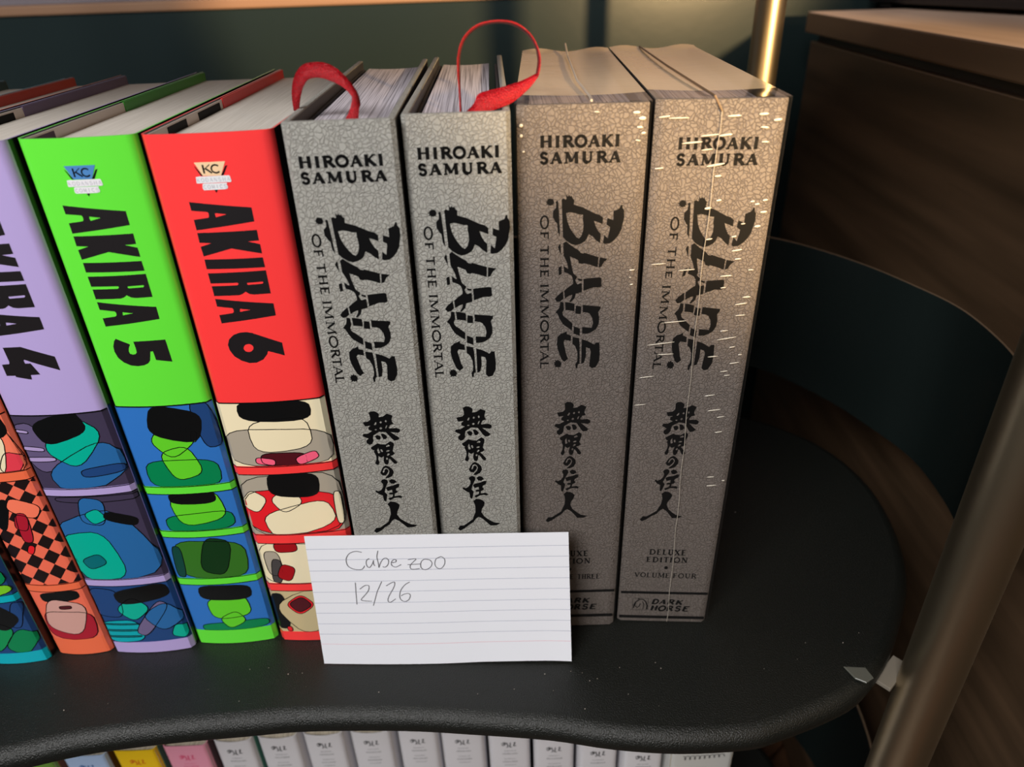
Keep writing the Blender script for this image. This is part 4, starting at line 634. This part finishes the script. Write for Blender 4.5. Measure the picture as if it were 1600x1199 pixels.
for i, (x0, x1, y, kd) in enumerate(rows):
    ww = x1 - x0; hh = TOPZ - ZL - .0004
    if kd == 'w': lab = ordn[wi] + ' white-spined paperback right of the pink one, on the lower tray'; wi += 1
    else: lab = LB[kd]
    g = empty('paperback_book', lab, 'book', (x0, y, ZL + .0003), 'paperbacks on the lower tray')
    cm_ = mat('paperback_' + kd, SP[kd], .35); ink_ = mat('paperback_ink_' + kd, IC[kd], .5)
    fr = round_front(ww, .0030, .0012 if kd == 'w' else .0004)
    # spine, its top edge dipping between the corners
    dd = .13; poly = u_cover(ww, dd, hh, .0005, .0007, 0, fr)
    bm = prism(poly, 0, hh)
    if kd == 'w':
        for v in bm.verts:
            if v.co.z > hh - 1e-5 and v.co.y < .004:
                q = (v.co.x / ww - .5) * 2; v.co.z -= .0016 * max(0, 1 - q * q)
    sp = obj('cover', bm, cm_, g); auto_smooth(sp, 50)
    bm = bmesh.new(); add_box(bm, .0007, ww - .0007, .0012, dd - .002, .002, hh - .0016); obj('page_block', bm, M['pages3'], g)
    if i < 5:
        bm = bmesh.new(); add_box(bm, ww + .00002, ww + .0004, .003, dd, 0, hh - .0003); obj('back_cover', bm, side_m['dabab'[i]] if i < 5 else side_m['c'], g)
    # brush strokes of the title and faint lines of small print
    N = 24; cuts = [-ww / 2 + ww * k_ / N for k_ in range(1, N)]
    q = []; z = hh - .0120
    if kd == 'wide':
        pts = []
        for k_ in range(60):
            t = k_ / 59; pts.append((-.0125 + .026 * t + .0010 * math.sin(k_ * .9), z + .0045 + .0022 * math.cos(k_ * .9) * (1 - .3 * t) + .002 * t))
        q += stroke_quads(pts, .0006)
    else:
        for pts in ([(-.0050, .0016), (-.0032, .0030), (-.0022, .0020), (-.0040, -.0004), (-.0048, .0004)], [(-.0016, .0026), (-.0006, -.0014), (-.0018, -.0022)], [(.0008, .0026), (.0004, -.0018), (.0016, -.0022)], [(.0030, .0022), (.0040, .0028), (.0034, .0006), (.0028, -.0008), (.0046, -.0010)], [(-.0036, .0022), (-.0026, .0002)]):
            q += stroke_quads([(a, z + b) for a, b in pts], .00075)
    it = [(0, p_, [], 1) for p_ in q]
    rr = random.Random(i)
    for ln_ in range(5):
        zz = z - .0065 - ln_ * .0034 - (.002 if ln_ > 1 else 0); xx = -.0048 + (.0012 if ln_ % 2 == 0 else 0)
        while xx < .0048 - (.0012 if ln_ % 2 == 0 else 0):
            lw = rr.uniform(.0004, .0009); hgt = rr.uniform(.0005, .0009) * (1 if ln_ % 2 == 0 else 1.5)
            it.append((1, [(xx, zz), (xx + lw, zz), (xx + lw, zz + hgt), (xx, zz + hgt)], [], 1)); xx += lw + .0003
    print_mesh('spine_lettering', it, g, [ink_, mat('fine_print_' + kd, tuple(int(c * .55 + IC[kd][j] * .45) for j, c in enumerate(SP[kd])), .5)], fr, ww / 2, cuts)
# ------------------------------------------------------------------ index card
TLc, TRc, BLc, BRc = Vector((-.0963, .2475, .0845)), Vector((.0237, .2525, .0770)), Vector((-.1004, .2462, .0004)), Vector((.0251, .2421, .0004))
card = empty('index_card', 'white ruled index card with pencil handwriting, leaning against the books', 'card', tuple(BLc))
def cardp(u, v, off=0):
    p = BLc.lerp(BRc, u).lerp(TLc.lerp(TRc, u), v)
    n = (BRc - BLc).cross(TLc - BLc).normalized()
    curl = .0012 * max(0, (u - .6) / .4) ** 2 * (1 - v) + .0007 * math.sin(u * 5) * (1 - v)
    return p + n * (off + max(0, curl)) - Vector(BLc) + Vector((0, 0, .0010 * max(0, math.sin((u - .5) * 3.6)) * (1 - v) ** 3))
bm = bmesh.new(); NU, NV = 30, 14
gf = [[bm.verts.new(cardp(i / NU, j / NV, .00012)) for i in range(NU + 1)] for j in range(NV + 1)]; gb = [[bm.verts.new(cardp(i / NU, j / NV, -.00012)) for i in range(NU + 1)] for j in range(NV + 1)]
for j in range(NV):
    for i in range(NU):
        bm.faces.new((gf[j][i], gf[j][i + 1], gf[j + 1][i + 1], gf[j + 1][i])); bm.faces.new((gb[j][i], gb[j + 1][i], gb[j + 1][i + 1], gb[j][i + 1]))
for j in range(NV):
    for i in (0, NU): bm.faces.new((gf[j][i], gf[j + 1][i], gb[j + 1][i], gb[j][i]))
for i in range(NU):
    for j in (0, NV): bm.faces.new((gf[j][i], gf[j][i + 1], gb[j][i + 1], gb[j][i]))
bmesh.ops.recalc_face_normals(bm, faces=bm.faces)
obj('paper', bm, M['card'], card, True); auto_smooth(bpy.data.objects['paper'], 50)
def card_lines(name, lines, wd, m, off):
    bm = bmesh.new()
    for ln_ in lines:
        for qd in stroke_quads([(u * .1245, v * .0805) for u, v in ln_], wd):
            bm.faces.new([bm.verts.new(cardp(a / .1245, b / .0805, off)) for a, b in qd])
    return obj(name, bm, m, card)
rv = [.909, .831, .751, .671, .5905, .506, .426, .340, .255]
card_lines('ruled_lines', [[(i / 30, v) for i in range(31)] for v in rv], .00030, M['rule'], .00018)
card_lines('head_rule', [[(i / 30, .171) for i in range(31)]], .00035, mat('pale_red_rule', (222, 190, 200), .8), .00018)
H_ = [[(p.x, p.y) for p in smooth_curve([(a, b, 0) for a, b in st], 4)] if len(st) > 3 else st for st in HAND]
card_lines('handwriting', H_, .00042, M['pencil'], .00024)
# lint specks on the tray
bm = bmesh.new(); rl = random.Random(3)
for k_ in range(34):
    x = rl.uniform(-.24, .19); y = rl.uniform(.215, .245) if rl.random() < .7 or x < .1 else rl.uniform(.24, .42); s_ = rl.uniform(.00012, .00032)
    if x > .12: y += .02
    bmesh.ops.create_icosphere(bm, subdivisions=1, radius=s_, matrix=Matrix.Translation((x, y, s_ * .8)))
o = trpart('dust_specks', bm, mat('lint', (170, 160, 150), .8), False); o['kind'] = 'stuff'
